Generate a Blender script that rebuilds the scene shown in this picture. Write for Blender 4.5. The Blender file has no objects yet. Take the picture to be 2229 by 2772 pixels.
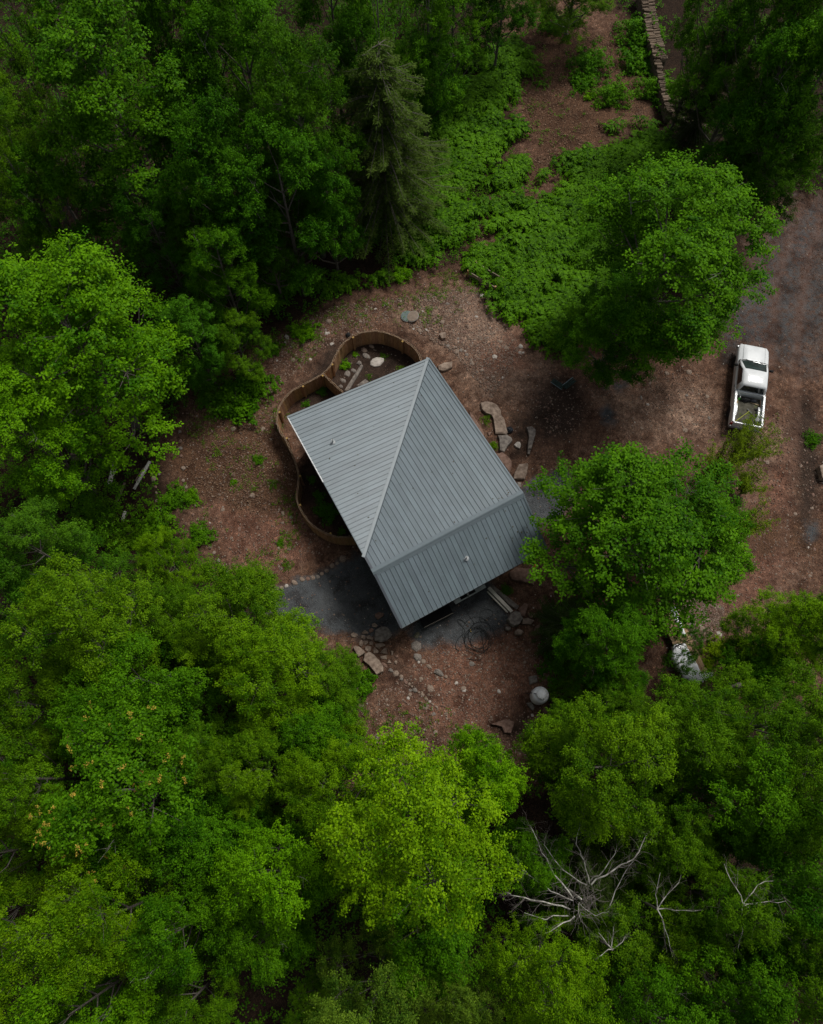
import bpy, bmesh, math, random
import numpy as np
from mathutils import Vector, Matrix

# ------------------------------------------------------------------ camera, sky, sun, exposure
S = bpy.context.scene
C = S.collection
TILT, CAMH, FPX = math.radians(19.0), 40.0, 2100.0          # drone looking down, tipped 19 degrees up the picture
cd = bpy.data.cameras.new('camera'); cam = bpy.data.objects.new('camera', cd); C.objects.link(cam)
cd.sensor_fit = 'HORIZONTAL'; cd.sensor_width = 36.0; cd.lens = 36.0 * FPX / 2229.0
cd.clip_start = 0.5; cd.clip_end = 2000.0
cam.location = (0, 0, CAMH); cam.rotation_euler = (TILT, 0, 0)
S.camera = cam
SUN_AZ, SUN_EL = math.radians(48), math.radians(58)
to_sun = Vector((math.cos(SUN_AZ) * math.cos(SUN_EL), math.sin(SUN_AZ) * math.cos(SUN_EL), math.sin(SUN_EL)))
w = bpy.data.worlds.new('World'); S.world = w; w.use_nodes = True
nt = w.node_tree; nt.nodes.clear()
sky = nt.nodes.new('ShaderNodeTexSky'); sky.sky_type = 'NISHITA'; sky.sun_disc = False
sky.sun_elevation = SUN_EL; sky.sun_rotation = math.atan2(to_sun.x, to_sun.y); sky.dust_density = 4.0; sky.air_density = 1.0; sky.ozone_density = 1.0
hs = nt.nodes.new('ShaderNodeHueSaturation'); hs.inputs['Saturation'].default_value = 0.35
bgn = nt.nodes.new('ShaderNodeBackground'); bgn.inputs['Strength'].default_value = 0.05
wo = nt.nodes.new('ShaderNodeOutputWorld')
nt.links.new(sky.outputs[0], hs.inputs['Color']); nt.links.new(hs.outputs[0], bgn.inputs[0]); nt.links.new(bgn.outputs[0], wo.inputs[0])
sl = bpy.data.lights.new('sun', 'SUN'); sl.energy = 1.5; sl.angle = math.radians(14); sl.color = (1.0, 0.975, 0.93)
so = bpy.data.objects.new('sun', sl); C.objects.link(so); so.rotation_euler = to_sun.to_track_quat('Z', 'Y').to_euler(); so.location = (30, 0, 60)
S.view_settings.view_transform = 'Standard'; S.view_settings.look = 'None'
S.view_settings.exposure = 0.55; S.view_settings.gamma = 1.0
S.render.engine = 'CYCLES'
S.cycles.max_bounces = 6; S.cycles.diffuse_bounces = 3; S.cycles.glossy_bounces = 2; S.cycles.transmission_bounces = 4

R = random.Random(7); NR = np.random.default_rng(11)

# ------------------------------------------------------------------ picture point on a level z -> place in the scene
CT, ST = math.cos(TILT), math.sin(TILT)
def U(px, py, z=0.0):
    cx, cy = (px - 1114.5) / FPX, -(py - 1386.0) / FPX
    dy, dz = cy * CT + ST, cy * ST - CT
    t = (z - CAMH) / dz
    return Vector((cx * t, dy * t, z))
def O(x, y, z=0.0): return U(x * 1.28547, y * 1.28547, z)
def scale_at(px, py, z):
    p = U(px, py, z); return FPX / (p.y * ST + (CAMH - z) * CT)
def zm(off, sc): return lambda x, y: (off[0] + x / sc, off[1] + y / sc)
P1 = zm((1220, 1480), 6.669); P3 = zm((1280, 1060), 7.882); P4 = zm((1780, 1600), 7.985); P5 = zm((740, 880), 3.941)
P6 = zm((0, 1080), 2.1146); P8 = zm((920, 1660), 5.419); PH = zm((700, 860), 2.1675); PB = zm((920, 1500), 2.89); PN = zm((1000, 0), 1.7694)

# ------------------------------------------------------------------ materials
MATS = {}
def M(name, col, rough=0.8, var=0.0, scale=8.0, metallic=0.0, bump=0.0, col2=None, spec=0.3, tint=False, ramp=(0.35, 0.65), coat=0.0, detail=5.0, stretch=None):
    if name in MATS: return MATS[name]
    m = bpy.data.materials.new(name); m.use_nodes = True; MATS[name] = m
    n, l = m.node_tree.nodes, m.node_tree.links
    b = n['Principled BSDF']; b.inputs['Roughness'].default_value = rough; b.inputs['Metallic'].default_value = metallic
    b.inputs['Specular IOR Level'].default_value = spec; b.inputs['Coat Weight'].default_value = coat
    b.inputs['Base Color'].default_value = (*col, 1)
    src = None
    tc = n.new('ShaderNodeTexCoord'); co = tc.outputs['Object']
    if stretch:
        mp = n.new('ShaderNodeMapping'); mp.inputs['Scale'].default_value = stretch; l.new(co, mp.inputs[0]); co = mp.outputs[0]
    if var or col2:
        oi = n.new('ShaderNodeObjectInfo'); ad = n.new('ShaderNodeVectorMath'); ad.operation = 'MULTIPLY_ADD'
        ad.inputs[1].default_value = (1, 1, 1); l.new(co, ad.inputs[0])
        mr = n.new('ShaderNodeMath'); mr.operation = 'MULTIPLY'; mr.inputs[1].default_value = 37.0; l.new(oi.outputs['Random'], mr.inputs[0]); l.new(mr.outputs[0], ad.inputs[2])
        nz = n.new('ShaderNodeTexNoise'); nz.inputs['Scale'].default_value = scale; nz.inputs['Detail'].default_value = detail; l.new(ad.outputs[0], nz.inputs['Vector'])
        rp = n.new('ShaderNodeValToRGB'); rp.color_ramp.elements[0].position = ramp[0]; rp.color_ramp.elements[1].position = ramp[1]
        c2 = col2 or tuple(min(1, c * (1 + var)) for c in col); c1 = col if col2 else tuple(c * (1 - var) for c in col)
        rp.color_ramp.elements[0].color = (*c1, 1); rp.color_ramp.elements[1].color = (*c2, 1)
        l.new(nz.outputs[0], rp.inputs[0]); src = rp.outputs[0]
        if bump:
            bp = n.new('ShaderNodeBump'); bp.inputs['Strength'].default_value = bump; bp.inputs['Distance'].default_value = 0.02
            l.new(nz.outputs[0], bp.inputs['Height']); l.new(bp.outputs[0], b.inputs['Normal'])
    if tint:
        oi2 = n.new('ShaderNodeObjectInfo'); mx = n.new('ShaderNodeMix'); mx.data_type = 'RGBA'; mx.blend_type = 'MULTIPLY'; mx.inputs[0].default_value = 1
        if src: l.new(src, mx.inputs[6])
        else: mx.inputs[6].default_value = (*col, 1)
        l.new(oi2.outputs['Color'], mx.inputs[7]); src = mx.outputs[2]
    if src: l.new(src, b.inputs['Base Color'])
    return m

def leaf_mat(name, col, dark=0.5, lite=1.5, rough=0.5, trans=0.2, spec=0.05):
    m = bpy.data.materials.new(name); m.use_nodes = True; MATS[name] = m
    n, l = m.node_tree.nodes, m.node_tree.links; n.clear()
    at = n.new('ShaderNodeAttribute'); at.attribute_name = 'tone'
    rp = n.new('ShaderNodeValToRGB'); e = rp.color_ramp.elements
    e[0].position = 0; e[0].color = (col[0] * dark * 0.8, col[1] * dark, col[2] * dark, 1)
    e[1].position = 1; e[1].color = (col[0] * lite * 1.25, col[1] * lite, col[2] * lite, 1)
    oi = n.new('ShaderNodeObjectInfo'); mx = n.new('ShaderNodeMix'); mx.data_type = 'RGBA'; mx.blend_type = 'MULTIPLY'; mx.inputs[0].default_value = 1
    l.new(at.outputs['Fac'], rp.inputs[0]); l.new(rp.outputs[0], mx.inputs[6]); l.new(oi.outputs['Color'], mx.inputs[7])
    pr = n.new('ShaderNodeBsdfPrincipled'); pr.inputs['Roughness'].default_value = rough; pr.inputs['Specular IOR Level'].default_value = spec
    tr = n.new('ShaderNodeBsdfTranslucent'); ms = n.new('ShaderNodeMixShader'); ms.inputs[0].default_value = trans
    hs = n.new('ShaderNodeHueSaturation'); hs.inputs['Hue'].default_value = 0.485; hs.inputs['Value'].default_value = 1.3
    l.new(mx.outputs[2], pr.inputs['Base Color']); l.new(mx.outputs[2], hs.inputs['Color']); l.new(hs.outputs[0], tr.inputs[0])
    l.new(pr.outputs[0], ms.inputs[1]); l.new(tr.outputs[0], ms.inputs[2])
    o = n.new('ShaderNodeOutputMaterial'); l.new(ms.outputs[0], o.inputs[0])
    return m

# ------------------------------------------------------------------ helpers
def link(o, parent=None):
    C.objects.link(o)
    if parent is not None: o.parent = parent
    return o
def tag(o, label=None, cat=None, group=None, kind=None):
    if label: o['label'] = label
    if cat: o['category'] = cat
    if group: o['group'] = group
    if kind: o['kind'] = kind
    return o
def empty(name, loc, label=None, cat=None, rz=0.0, group=None):
    o = bpy.data.objects.new(name, None); C.objects.link(o); o.location = loc; o.rotation_euler = (0, 0, rz); o.empty_display_size = 0.2
    return tag(o, label, cat, group)
class MB:
    def __init__(s): s.v, s.f = [], []
    def add(s, v, f):
        k = len(s.v); s.v += [tuple(p) for p in v]; s.f += [tuple(i + k for i in q) for q in f]; return s
    def box(s, cx, cy, cz, sx, sy, sz, rz=0.0, taper=1.0):
        c, n = math.cos(rz), math.sin(rz); v = []
        for z, t in ((-1, 1), (1, taper)):
            for x, y in ((-1, -1), (1, -1), (1, 1), (-1, 1)):
                a, b = x * sx / 2 * t, y * sy / 2 * t; v.append((cx + a * c - b * n, cy + a * n + b * c, cz + z * sz / 2))
        return s.add(v, [(3, 2, 1, 0), (4, 5, 6, 7), (0, 1, 5, 4), (1, 2, 6, 5), (2, 3, 7, 6), (3, 0, 4, 7)])
    def tube(s, pts, rad, n=6, cap=True):
        pts = [Vector(p) for p in pts]; v, f = [], []
        for i, p in enumerate(pts):
            d = (pts[min(i + 1, len(pts) - 1)] - pts[max(i - 1, 0)]).normalized()
            a = d.orthogonal().normalized() if i == 0 else (a - d * a.dot(d)).normalized()
            b = d.cross(a); r = rad[i] if hasattr(rad, '__len__') else rad
            for k in range(n): t = 2 * math.pi * k / n; v.append(p + (a * math.cos(t) + b * math.sin(t)) * r)
        for i in range(len(pts) - 1):
            for k in range(n): q = (k + 1) % n; f.append((i * n + k, i * n + q, (i + 1) * n + q, (i + 1) * n + k))
        if cap: f.append(tuple(range(n - 1, -1, -1))); f.append(tuple((len(pts) - 1) * n + k for k in range(n)))
        return s.add(v, f)
    def lathe(s, prof, n=24, c=(0, 0, 0)):
        v, f = [], []
        for r, z in prof:
            for k in range(n): t = 2 * math.pi * k / n; v.append((c[0] + r * math.cos(t), c[1] + r * math.sin(t), c[2] + z))
        for i in range(len(prof) - 1):
            for k in range(n): q = (k + 1) % n; f.append((i * n + k, i * n + q, (i + 1) * n + q, (i + 1) * n + k))
        f.append(tuple((len(prof) - 1) * n + k for k in range(n))); f.append(tuple(range(n - 1, -1, -1)))
        return s.add(v, f)
    def prism(s, poly, z0, z1):
        n = len(poly); v = [(p[0], p[1], z0) for p in poly] + [(p[0], p[1], z1) for p in poly]
        return s.add(v, [tuple(range(n - 1, -1, -1)), tuple(range(n, 2 * n))] + [(i, (i + 1) % n, n + (i + 1) % n, n + i) for i in range(n)])
    def mesh(s, name, mat, smooth=False, bevel=0.0):
        me = bpy.data.meshes.new(name); me.from_pydata(s.v, [], s.f); me.update()
        bm = bmesh.new(); bm.from_mesh(me)
        if bevel: bmesh.ops.bevel(bm, geom=bm.edges[:], offset=bevel, segments=1, affect='EDGES', profile=0.5)
        bmesh.ops.recalc_face_normals(bm, faces=bm.faces[:]); bm.to_mesh(me); bm.free()
        if mat: me.materials.append(mat)
        if smooth: me.polygons.foreach_set('use_smooth', [True] * len(me.polygons))
        return me
    def build(s, name, mat, parent=None, smooth=False, bevel=0.0, loc=None):
        o = bpy.data.objects.new(name, s.mesh(name, mat, smooth, bevel)); link(o, parent)
        if loc is not None: o.location = loc
        return o
def put(name, me, parent=None, loc=(0, 0, 0), rot=(0, 0, 0), sc=1.0):
    o = bpy.data.objects.new(name, me); link(o, parent); o.location = loc; o.rotation_euler = rot
    o.scale = sc if hasattr(sc, '__len__') else (sc, sc, sc); return o
def quads_mesh(name, V, mat, tone=None, k=4):
    n = len(V) // k; me = bpy.data.meshes.new(name)
    me.vertices.add(len(V)); me.vertices.foreach_set('co', np.asarray(V, np.float32).ravel())
    me.loops.add(n * k); me.polygons.add(n)
    me.loops.foreach_set('vertex_index', np.arange(n * k, dtype=np.int32)); me.polygons.foreach_set('loop_start', np.arange(0, n * k, k, dtype=np.int32))
    me.update(calc_edges=True)
    if tone is not None: a = me.attributes.new('tone', 'FLOAT', 'FACE'); a.data.foreach_set('value', np.asarray(tone, np.float32))
    me.materials.append(mat); return me
def unit(a): return a / np.maximum(np.linalg.norm(a, axis=-1, keepdims=True), 1e-9)
def leaf_quads(c, ax, nr, L, W):
    b = unit(np.cross(nr, ax)); L = np.asarray(L)[:, None]; W = np.asarray(W)[:, None]
    V = np.stack([c, c + ax * L * .45 + b * W * .5, c + ax * L - nr * L * .18, c + ax * L * .45 - b * W * .5], 1)
    return V.reshape(-1, 3)
def inpoly(X, Y, poly):
    r = np.zeros(X.shape, bool); n = len(poly)
    for i in range(n):
        x1, y1 = poly[i][0], poly[i][1]; x2, y2 = poly[i - 1][0], poly[i - 1][1]
        if y1 == y2: continue
        r ^= ((y1 > Y) != (y2 > Y)) & (X < (x2 - x1) * (Y - y1) / (y2 - y1) + x1)
    return r
def sdist(X, Y, poly):
    d = np.full(X.shape, 1e9)
    for i in range(len(poly)):
        ax, ay = poly[i][0], poly[i][1]; bx, by = poly[i - 1][0], poly[i - 1][1]
        ux, uy = bx - ax, by - ay; t = np.clip(((X - ax) * ux + (Y - ay) * uy) / (ux * ux + uy * uy + 1e-9), 0, 1)
        d = np.minimum(d, np.hypot(X - ax - t * ux, Y - ay - t * uy))
    return np.where(inpoly(X, Y, poly), d, -d)
def gpoly(pts, z=0.0): return [tuple(U(x, y, z)[:2]) for x, y in pts]
def rnd_in(poly, n):
    xs = [p[0] for p in poly]; ys = [p[1] for p in poly]; out = np.zeros((0, 2))
    while len(out) < n:
        q = np.column_stack([NR.uniform(min(xs), max(xs), n * 3), NR.uniform(min(ys), max(ys), n * 3)]); out = np.vstack([out, q[inpoly(q[:, 0], q[:, 1], poly)]])
    return out[:n]

# ------------------------------------------------------------------ house frame (plan coordinates: a across from the west eave, b down from the north edge)
HX, HY, HPHI = -6.355, 17.536, 0.502
HW, HL, HC, HD = 8.346, 12.14, 8.53, 9.39
ZA, ZB, ZD, ZF = 4.06, 2.99, 4.17, 2.70
EXv, ELv = Vector((math.cos(HPHI), math.sin(HPHI), 0)), Vector((math.sin(HPHI), -math.cos(HPHI), 0))
def zroof(a, b):
    if b >= HD: return ZD + (ZF - ZD) * (b - HD) / (HL - HD)
    return max(ZA + (ZB - ZA) * a / HW, ZB + (ZD - ZB) * b / HD)
def HP(a, b, dz=None, z=None):
    p = Vector((HX, HY, 0)) + EXv * a + ELv * b; p.z = (zroof(a, b) + (dz or 0)) if z is None else z; return p
house_poly = [tuple(HP(a, b, z=0)[:2]) for a, b in ((.5, .5), (HW - .4, .5), (HW - .4, HL - 1.4), (.5, HL - 1.4))]

# ------------------------------------------------------------------ ground
def lane(pts, off, w_):
    P_ = [Vector(U(*p)[:2]) for p in pts]; L_, R_ = [], []
    for i, p in enumerate(P_):
        d = (P_[min(i + 1, len(P_) - 1)] - P_[max(i - 1, 0)]).normalized(); nn = Vector((-d.y, d.x)); L_.append(p + nn * (off + w_)); R_.append(p + nn * (off - w_))
    return L_ + R_[::-1]
DRV = [(2200, 560), (2140, 760), (2120, 960), (2120, 1150), (2110, 1300), (2085, 1450), (2050, 1600), (2010, 1760)]
TRACKS = [lane(DRV, -.75, .24), lane(DRV, .75, .24), lane([(2085, 1400), (1980, 1290), (1850, 1120), (1700, 1090)], .7, .22), lane([(2085, 1400), (1980, 1290), (1850, 1120), (1700, 1090)], -.7, .22)]
polys = {
 'gravel': [gpoly([(725, 1606), (800, 1570), (880, 1545), (945, 1508), (1010, 1480), (1130, 1690), (1060, 1722), (1000, 1728), (930, 1712), (800, 1700), (720, 1650)]),
            gpoly([(1140, 1756), (1200, 1745), (1270, 1736), (1372, 1706), (1384, 1668), (1318, 1560), (1100, 1690)]),
            gpoly([(1400, 1330), (1440, 1300), (1535, 1262), (1560, 1330), (1520, 1400), (1440, 1440)]),
            gpoly([(1630, 1044), (1690, 1034), (1706, 1058), (1640, 1064)]), gpoly([(1625, 1108), (1655, 1096), (1665, 1150), (1632, 1150)]),
            gpoly([(2180, 1420), (2215, 1410), (2215, 1460), (2185, 1455)])],
 'drive': [gpoly([(2090, 610), (2160, 560), (2260, 540), (2260, 900), (2190, 1010), (2110, 980), (1985, 940), (1950, 880), (2000, 760), (2060, 690)])],
 'mulch': [gpoly([(1370, 20), (1500, 40), (1560, 95), (1660, 90), (1720, 200), (1745, 310), (1660, 330), (1600, 400), (1560, 425), (1500, 440), (1420, 350), (1405, 240), (1480, 250), (1440, 130)]),
           gpoly([(1500, 430), (1440, 500), (1360, 540), (1330, 600), (1300, 690), (1270, 690), (1290, 600), (1330, 540), (1400, 490), (1450, 420)]),
           gpoly([(1380, 640), (1410, 640), (1380, 720), (1350, 720)]),
           gpoly([(440, 1250), (520, 1150), (700, 1120), (830, 1300), (820, 1380), (700, 1400), (520, 1330)]),
           gpoly([(1690, 1330), (2229, 1400), (2229, 1500), (1800, 1500)])],
 'dark': [gpoly([(1450, 1070), (1500, 1010), (1570, 1040), (1590, 1100), (1560, 1170), (1480, 1200), (1430, 1130)]),  # this first patch paints the big tree's shadow into the soil colour
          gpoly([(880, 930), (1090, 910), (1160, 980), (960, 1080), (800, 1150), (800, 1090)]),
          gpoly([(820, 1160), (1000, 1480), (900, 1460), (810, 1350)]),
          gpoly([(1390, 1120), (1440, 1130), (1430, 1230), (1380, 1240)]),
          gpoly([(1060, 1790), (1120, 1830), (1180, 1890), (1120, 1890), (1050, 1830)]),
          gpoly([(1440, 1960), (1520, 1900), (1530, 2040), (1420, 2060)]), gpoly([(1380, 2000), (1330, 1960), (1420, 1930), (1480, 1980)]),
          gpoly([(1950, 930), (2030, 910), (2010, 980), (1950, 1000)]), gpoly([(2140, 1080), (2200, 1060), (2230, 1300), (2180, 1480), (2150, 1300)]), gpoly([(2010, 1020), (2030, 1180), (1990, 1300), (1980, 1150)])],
 'red': [gpoly([(1180, 1740), (1380, 1700), (1450, 1820), (1380, 1960), (1250, 2000), (1100, 1920), (1060, 1830), (1150, 1800)]),
         gpoly([(560, 1300), (800, 1330), (860, 1480), (700, 1590), (600, 1500)]),
         gpoly([(2000, 1400), (2140, 1200), (2160, 1500), (2050, 1680), (1960, 1650)]),
         gpoly([(1990, 900), (2090, 890), (2080, 980), (2000, 960)]), gpoly([(2160, 640), (2200, 640), (2190, 720), (2150, 700)]),
         gpoly([(1280, 960), (1400, 900), (1440, 1000), (1330, 1030)])],
 'pale': [gpoly([(1080, 860), (1150, 800), (1290, 790), (1420, 940), (1500, 1010), (1420, 1080), (1300, 1070), (1230, 950)]), gpoly([(1640, 1080), (1900, 1050), (1960, 1180), (1700, 1170)]), gpoly([(2040, 1190), (2120, 1180), (2150, 1450), (2080, 1660), (1980, 1660), (2040, 1450)]), gpoly([(620, 1360), (760, 1380), (780, 1480), (660, 1500)])],
 'track': [[tuple(v) for v in strip_] for strip_ in TRACKS],
 'clear': [gpoly([(520, 1060), (760, 900), (1000, 780), (1260, 700), (1480, 860), (1700, 980), (1950, 900), (2070, 560), (2350, 500), (2500, 1200), (2400, 1900), (2000, 1900), (1860, 1850), (1500, 1900), (1480, 2120),
                  (1150, 2150), (930, 2150), (880, 1900), (720, 1640), (560, 1560), (480, 1400), (440, 1200)]),
           gpoly([(1300, -200), (1720, 60), (1770, 330), (1560, 460), (1330, 720), (1250, 700), (1380, 480), (1380, 200)])],
}
gx = np.arange(-48, 48.01, .34); gy = np.arange(-34, 76.01, .34)
# a fine sheet in the middle with wide skirts out to the horizon
gx = np.concatenate([[-900, -300, -120], gx, [120, 300, 900]]); gy = np.concatenate([[-900, -300, -100], gy, [140, 300, 900]])
X, Y = np.meshgrid(gx, gy); nx, ny = len(gx), len(gy)
def waves(X, Y, seed, f0, oct=4):
    r = np.random.default_rng(seed); z = np.zeros(X.shape)
    for o in range(oct):
        f = f0 * 2 ** o
        for k in range(4):
            a = r.uniform(0, 6.28); z += np.sin((X * math.cos(a) + Y * math.sin(a)) * f * r.uniform(.8, 1.25) + r.uniform(0, 6.28)) / (2 ** o)
    return z / 5
Z = waves(X, Y, 3, .5) * .035
me = bpy.data.meshes.new('ground'); V = np.column_stack([X.ravel(), Y.ravel(), Z.ravel()])
idx = np.arange(nx * ny).reshape(ny, nx); F = np.stack([idx[:-1, :-1], idx[:-1, 1:], idx[1:, 1:], idx[1:, :-1]], -1).reshape(-1, 4)
me.vertices.add(len(V)); me.vertices.foreach_set('co', V.astype(np.float32).ravel()); me.loops.add(F.size); me.polygons.add(len(F))
me.loops.foreach_set('vertex_index', F.astype(np.int32).ravel()); me.polygons.foreach_set('loop_start', np.arange(0, F.size, 4, dtype=np.int32)); me.update(calc_edges=True)
me.polygons.foreach_set('use_smooth', np.ones(len(F), bool))
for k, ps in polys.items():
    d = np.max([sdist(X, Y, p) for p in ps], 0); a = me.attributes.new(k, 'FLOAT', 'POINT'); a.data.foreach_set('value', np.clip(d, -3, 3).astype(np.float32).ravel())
gm = bpy.data.materials.new('ground_soil'); gm.use_nodes = True; n, l = gm.node_tree.nodes, gm.node_tree.links
tc = n.new('ShaderNodeTexCoord'); b = n['Principled BSDF']; b.inputs['Roughness'].default_value = .92; b.inputs['Specular IOR Level'].default_value = .15
def noise(scale, detail=6, rough=.6):
    q = n.new('ShaderNodeTexNoise'); q.inputs['Scale'].default_value = scale; q.inputs['Detail'].default_value = detail; q.inputs['Roughness'].default_value = rough; l.new(tc.outputs['Object'], q.inputs['Vector']); return q.outputs[0]
def ramp(src, stops):
    r = n.new('ShaderNodeValToRGB'); e = r.color_ramp.elements
    while len(e) < len(stops): e.new(.5)
    for i, (p, c) in enumerate(stops): e[i].position = p; e[i].color = (*c, 1)
    l.new(src, r.inputs[0]); return r.outputs[0]
def mth(op, a, b_=None, clamp=False):
    q = n.new('ShaderNodeMath'); q.operation = op; q.use_clamp = clamp
    for i, s_ in enumerate((a, b_)):
        if s_ is None: continue
        if isinstance(s_, (int, float)): q.inputs[i].default_value = s_
        else: l.new(s_, q.inputs[i])
    return q.outputs[0]
def mixc(f, a, b_, mode='MIX'):
    q = n.new('ShaderNodeMix'); q.data_type = 'RGBA'; q.blend_type = mode
    for i, s_ in ((0, f), (6, a), (7, b_)):
        if isinstance(s_, (int, float)): q.inputs[i].default_value = s_
        elif isinstance(s_, tuple): q.inputs[i].default_value = (*s_, 1)
        else: l.new(s_, q.inputs[i])
    return q.outputs[2]
n_edge = noise(1.1, 8, .65); n_mid = noise(3.0, 8, .65); n_big = noise(.35, 4); n_fine = noise(26, 6, .7); n_grit = noise(90, 3, .7)
def mask(attr, soft=.5, wob=2.2):
    a = n.new('ShaderNodeAttribute'); a.attribute_name = attr
    s_ = mth('ADD', a.outputs['Fac'], mth('MULTIPLY', mth('SUBTRACT', n_edge, .5), wob))
    return mth('ADD', mth('DIVIDE', s_, soft), .5, True)
vo = n.new('ShaderNodeTexVoronoi'); vo.inputs['Scale'].default_value = 13; l.new(tc.outputs['Object'], vo.inputs['Vector'])
vo2 = n.new('ShaderNodeTexVoronoi'); vo2.inputs['Scale'].default_value = 30; l.new(tc.outputs['Object'], vo2.inputs['Vector'])
dirt = ramp(n_mid, [(.28, (.066, .035, .023)), (.5, (.13, .075, .05)), (.72, (.215, .138, .098))])
dirt = mixc(mask('pale', 2.2, 3.0), dirt, ramp(n_mid, [(.28, (.135, .086, .06)), (.5, (.25, .17, .125)), (.72, (.38, .275, .21))]))
dirt = mixc(mask('red', 1.2, 2.6), dirt, ramp(n_mid, [(.3, (.12, .056, .036)), (.6, (.215, .118, .082)), (.8, (.31, .19, .145))]))
leaves_ = ramp(n_fine, [(.3, (.01, .007, .004)), (.5, (.026, .016, .01)), (.7, (.06, .038, .024))])
mul = ramp(n_fine, [(.28, (.035, .019, .012)), (.5, (.095, .052, .031)), (.72, (.22, .135, .085))])
base = mixc(mask('clear', 1.5, 3.0), leaves_, dirt)
base = mixc(mask('mulch', .8, 2.4), base, mul)
# pebbles as chips of colour between the modelled stones
chip = ramp(vo.outputs['Color'], [(.0, (.55, .5, .48)), (.55, (1.0, 1.0, 1.0)), (.82, (1.15, 1.1, 1.05)), (.97, (2.2, 2.0, 1.85))])
chip2 = ramp(vo2.outputs['Color'], [(.0, (.6, .57, .55)), (.6, (1.0, 1.0, 1.0)), (.95, (1.9, 1.8, 1.7))])
base = mixc(.85, base, chip, 'MULTIPLY'); base = mixc(.8, base, chip2, 'MULTIPLY')
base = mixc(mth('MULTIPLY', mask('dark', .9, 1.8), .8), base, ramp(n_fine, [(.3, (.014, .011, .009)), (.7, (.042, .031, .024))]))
grav = ramp(n_grit, [(.3, (.028, .031, .033)), (.5, (.08, .086, .09)), (.72, (.19, .2, .205))])
grav = mixc(.55, grav, ramp(n_mid, [(.3, (.55, .55, .55)), (.65, (1.2, 1.2, 1.2))]), 'MULTIPLY')
base = mixc(mth('MULTIPLY', mask('drive', 2.0, 5.5), ramp(n_mid, [(.36, (.2, .2, .2)), (.56, (.9, .9, .9))])), base, mixc(.5, grav, (.6, .56, .54), 'MULTIPLY'))
base = mixc(mth('MULTIPLY', mask('track', .45, .5), .55), base, ramp(n_mid, [(.3, (.09, .044, .03)), (.6, (.175, .1, .07)), (.8, (.24, .155, .115))]))
base = mixc(mask('gravel', .5, 1.5), base, grav)
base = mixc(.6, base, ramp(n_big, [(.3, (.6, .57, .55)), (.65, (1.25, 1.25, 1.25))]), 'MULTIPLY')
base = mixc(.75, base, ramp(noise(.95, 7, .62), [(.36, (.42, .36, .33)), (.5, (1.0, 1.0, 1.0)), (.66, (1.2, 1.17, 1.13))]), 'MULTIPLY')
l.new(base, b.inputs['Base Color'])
bp = n.new('ShaderNodeBump'); bp.inputs['Strength'].default_value = .9; bp.inputs['Distance'].default_value = .035
l.new(mth('ADD', mth('ADD', mth('MULTIPLY', n_fine, .8), mth('MULTIPLY', vo.outputs['Distance'], -.9)), mth('MULTIPLY', n_mid, 1.2)), bp.inputs['Height']); l.new(bp.outputs[0], b.inputs['Normal'])
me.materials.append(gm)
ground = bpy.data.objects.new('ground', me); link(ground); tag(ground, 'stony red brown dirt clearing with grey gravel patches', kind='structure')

# ------------------------------------------------------------------ stones: shared low meshes
stone_mats = [M('stone_tan', (.16, .115, .085), .9, .0, 5, col2=(.34, .26, .2), bump=.5), M('stone_grey', (.13, .11, .095), .9, 0, 6, col2=(.27, .235, .2), bump=.5),
              M('stone_red', (.14, .08, .058), .9, 0, 6, col2=(.26, .165, .125), bump=.5), M('stone_pale', (.34, .3, .26), .9, 0, 6, col2=(.55, .5, .44), bump=.4), M('stone_mossy', (.07, .075, .045), .95, 0, 5, col2=(.2, .18, .13), bump=.6)]
def pebble(seed, flat=.55, n=9):
    r = random.Random(seed); mb = MB(); v = []; rings = ((-.3, .8), (.15, 1.0), (.62, .82), (.95, .42))
    out = [r.uniform(.72, 1.12) for _ in range(n)]
    for z, s_ in rings:
        for k in range(n):
            t = 6.2832 * (k + r.uniform(-.15, .15)) / n; q = out[k] * s_ * r.uniform(.9, 1.08); v.append((math.cos(t) * q, math.sin(t) * q * .8, z * flat * r.uniform(.85, 1.1)))
    f = []
    for i in range(len(rings) - 1):
        for k in range(n): q = (k + 1) % n; f.append((i * n + k, i * n + q, (i + 1) * n + q, (i + 1) * n + k))
    f.append(tuple(3 * n + k for k in range(n)))
    return mb.add(v, f)
STONES = [[pebble(10 + i, R.uniform(.35, .7), R.choice((6, 7, 8, 9))).mesh('stone', m) for i in range(5)] for m in stone_mats]
def rock(parent, p, rx, ry=None, mat=0, rz=None, h=None, name='stone'):
    ry = ry or rx; s_ = put(name, R.choice(STONES[mat]), parent, p, (R.uniform(-.12, .12), R.uniform(-.12, .12), R.uniform(0, 6.28) if rz is None else rz), (rx, ry * 1.2, h or (rx + ry) * .5)); return s_
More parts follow.
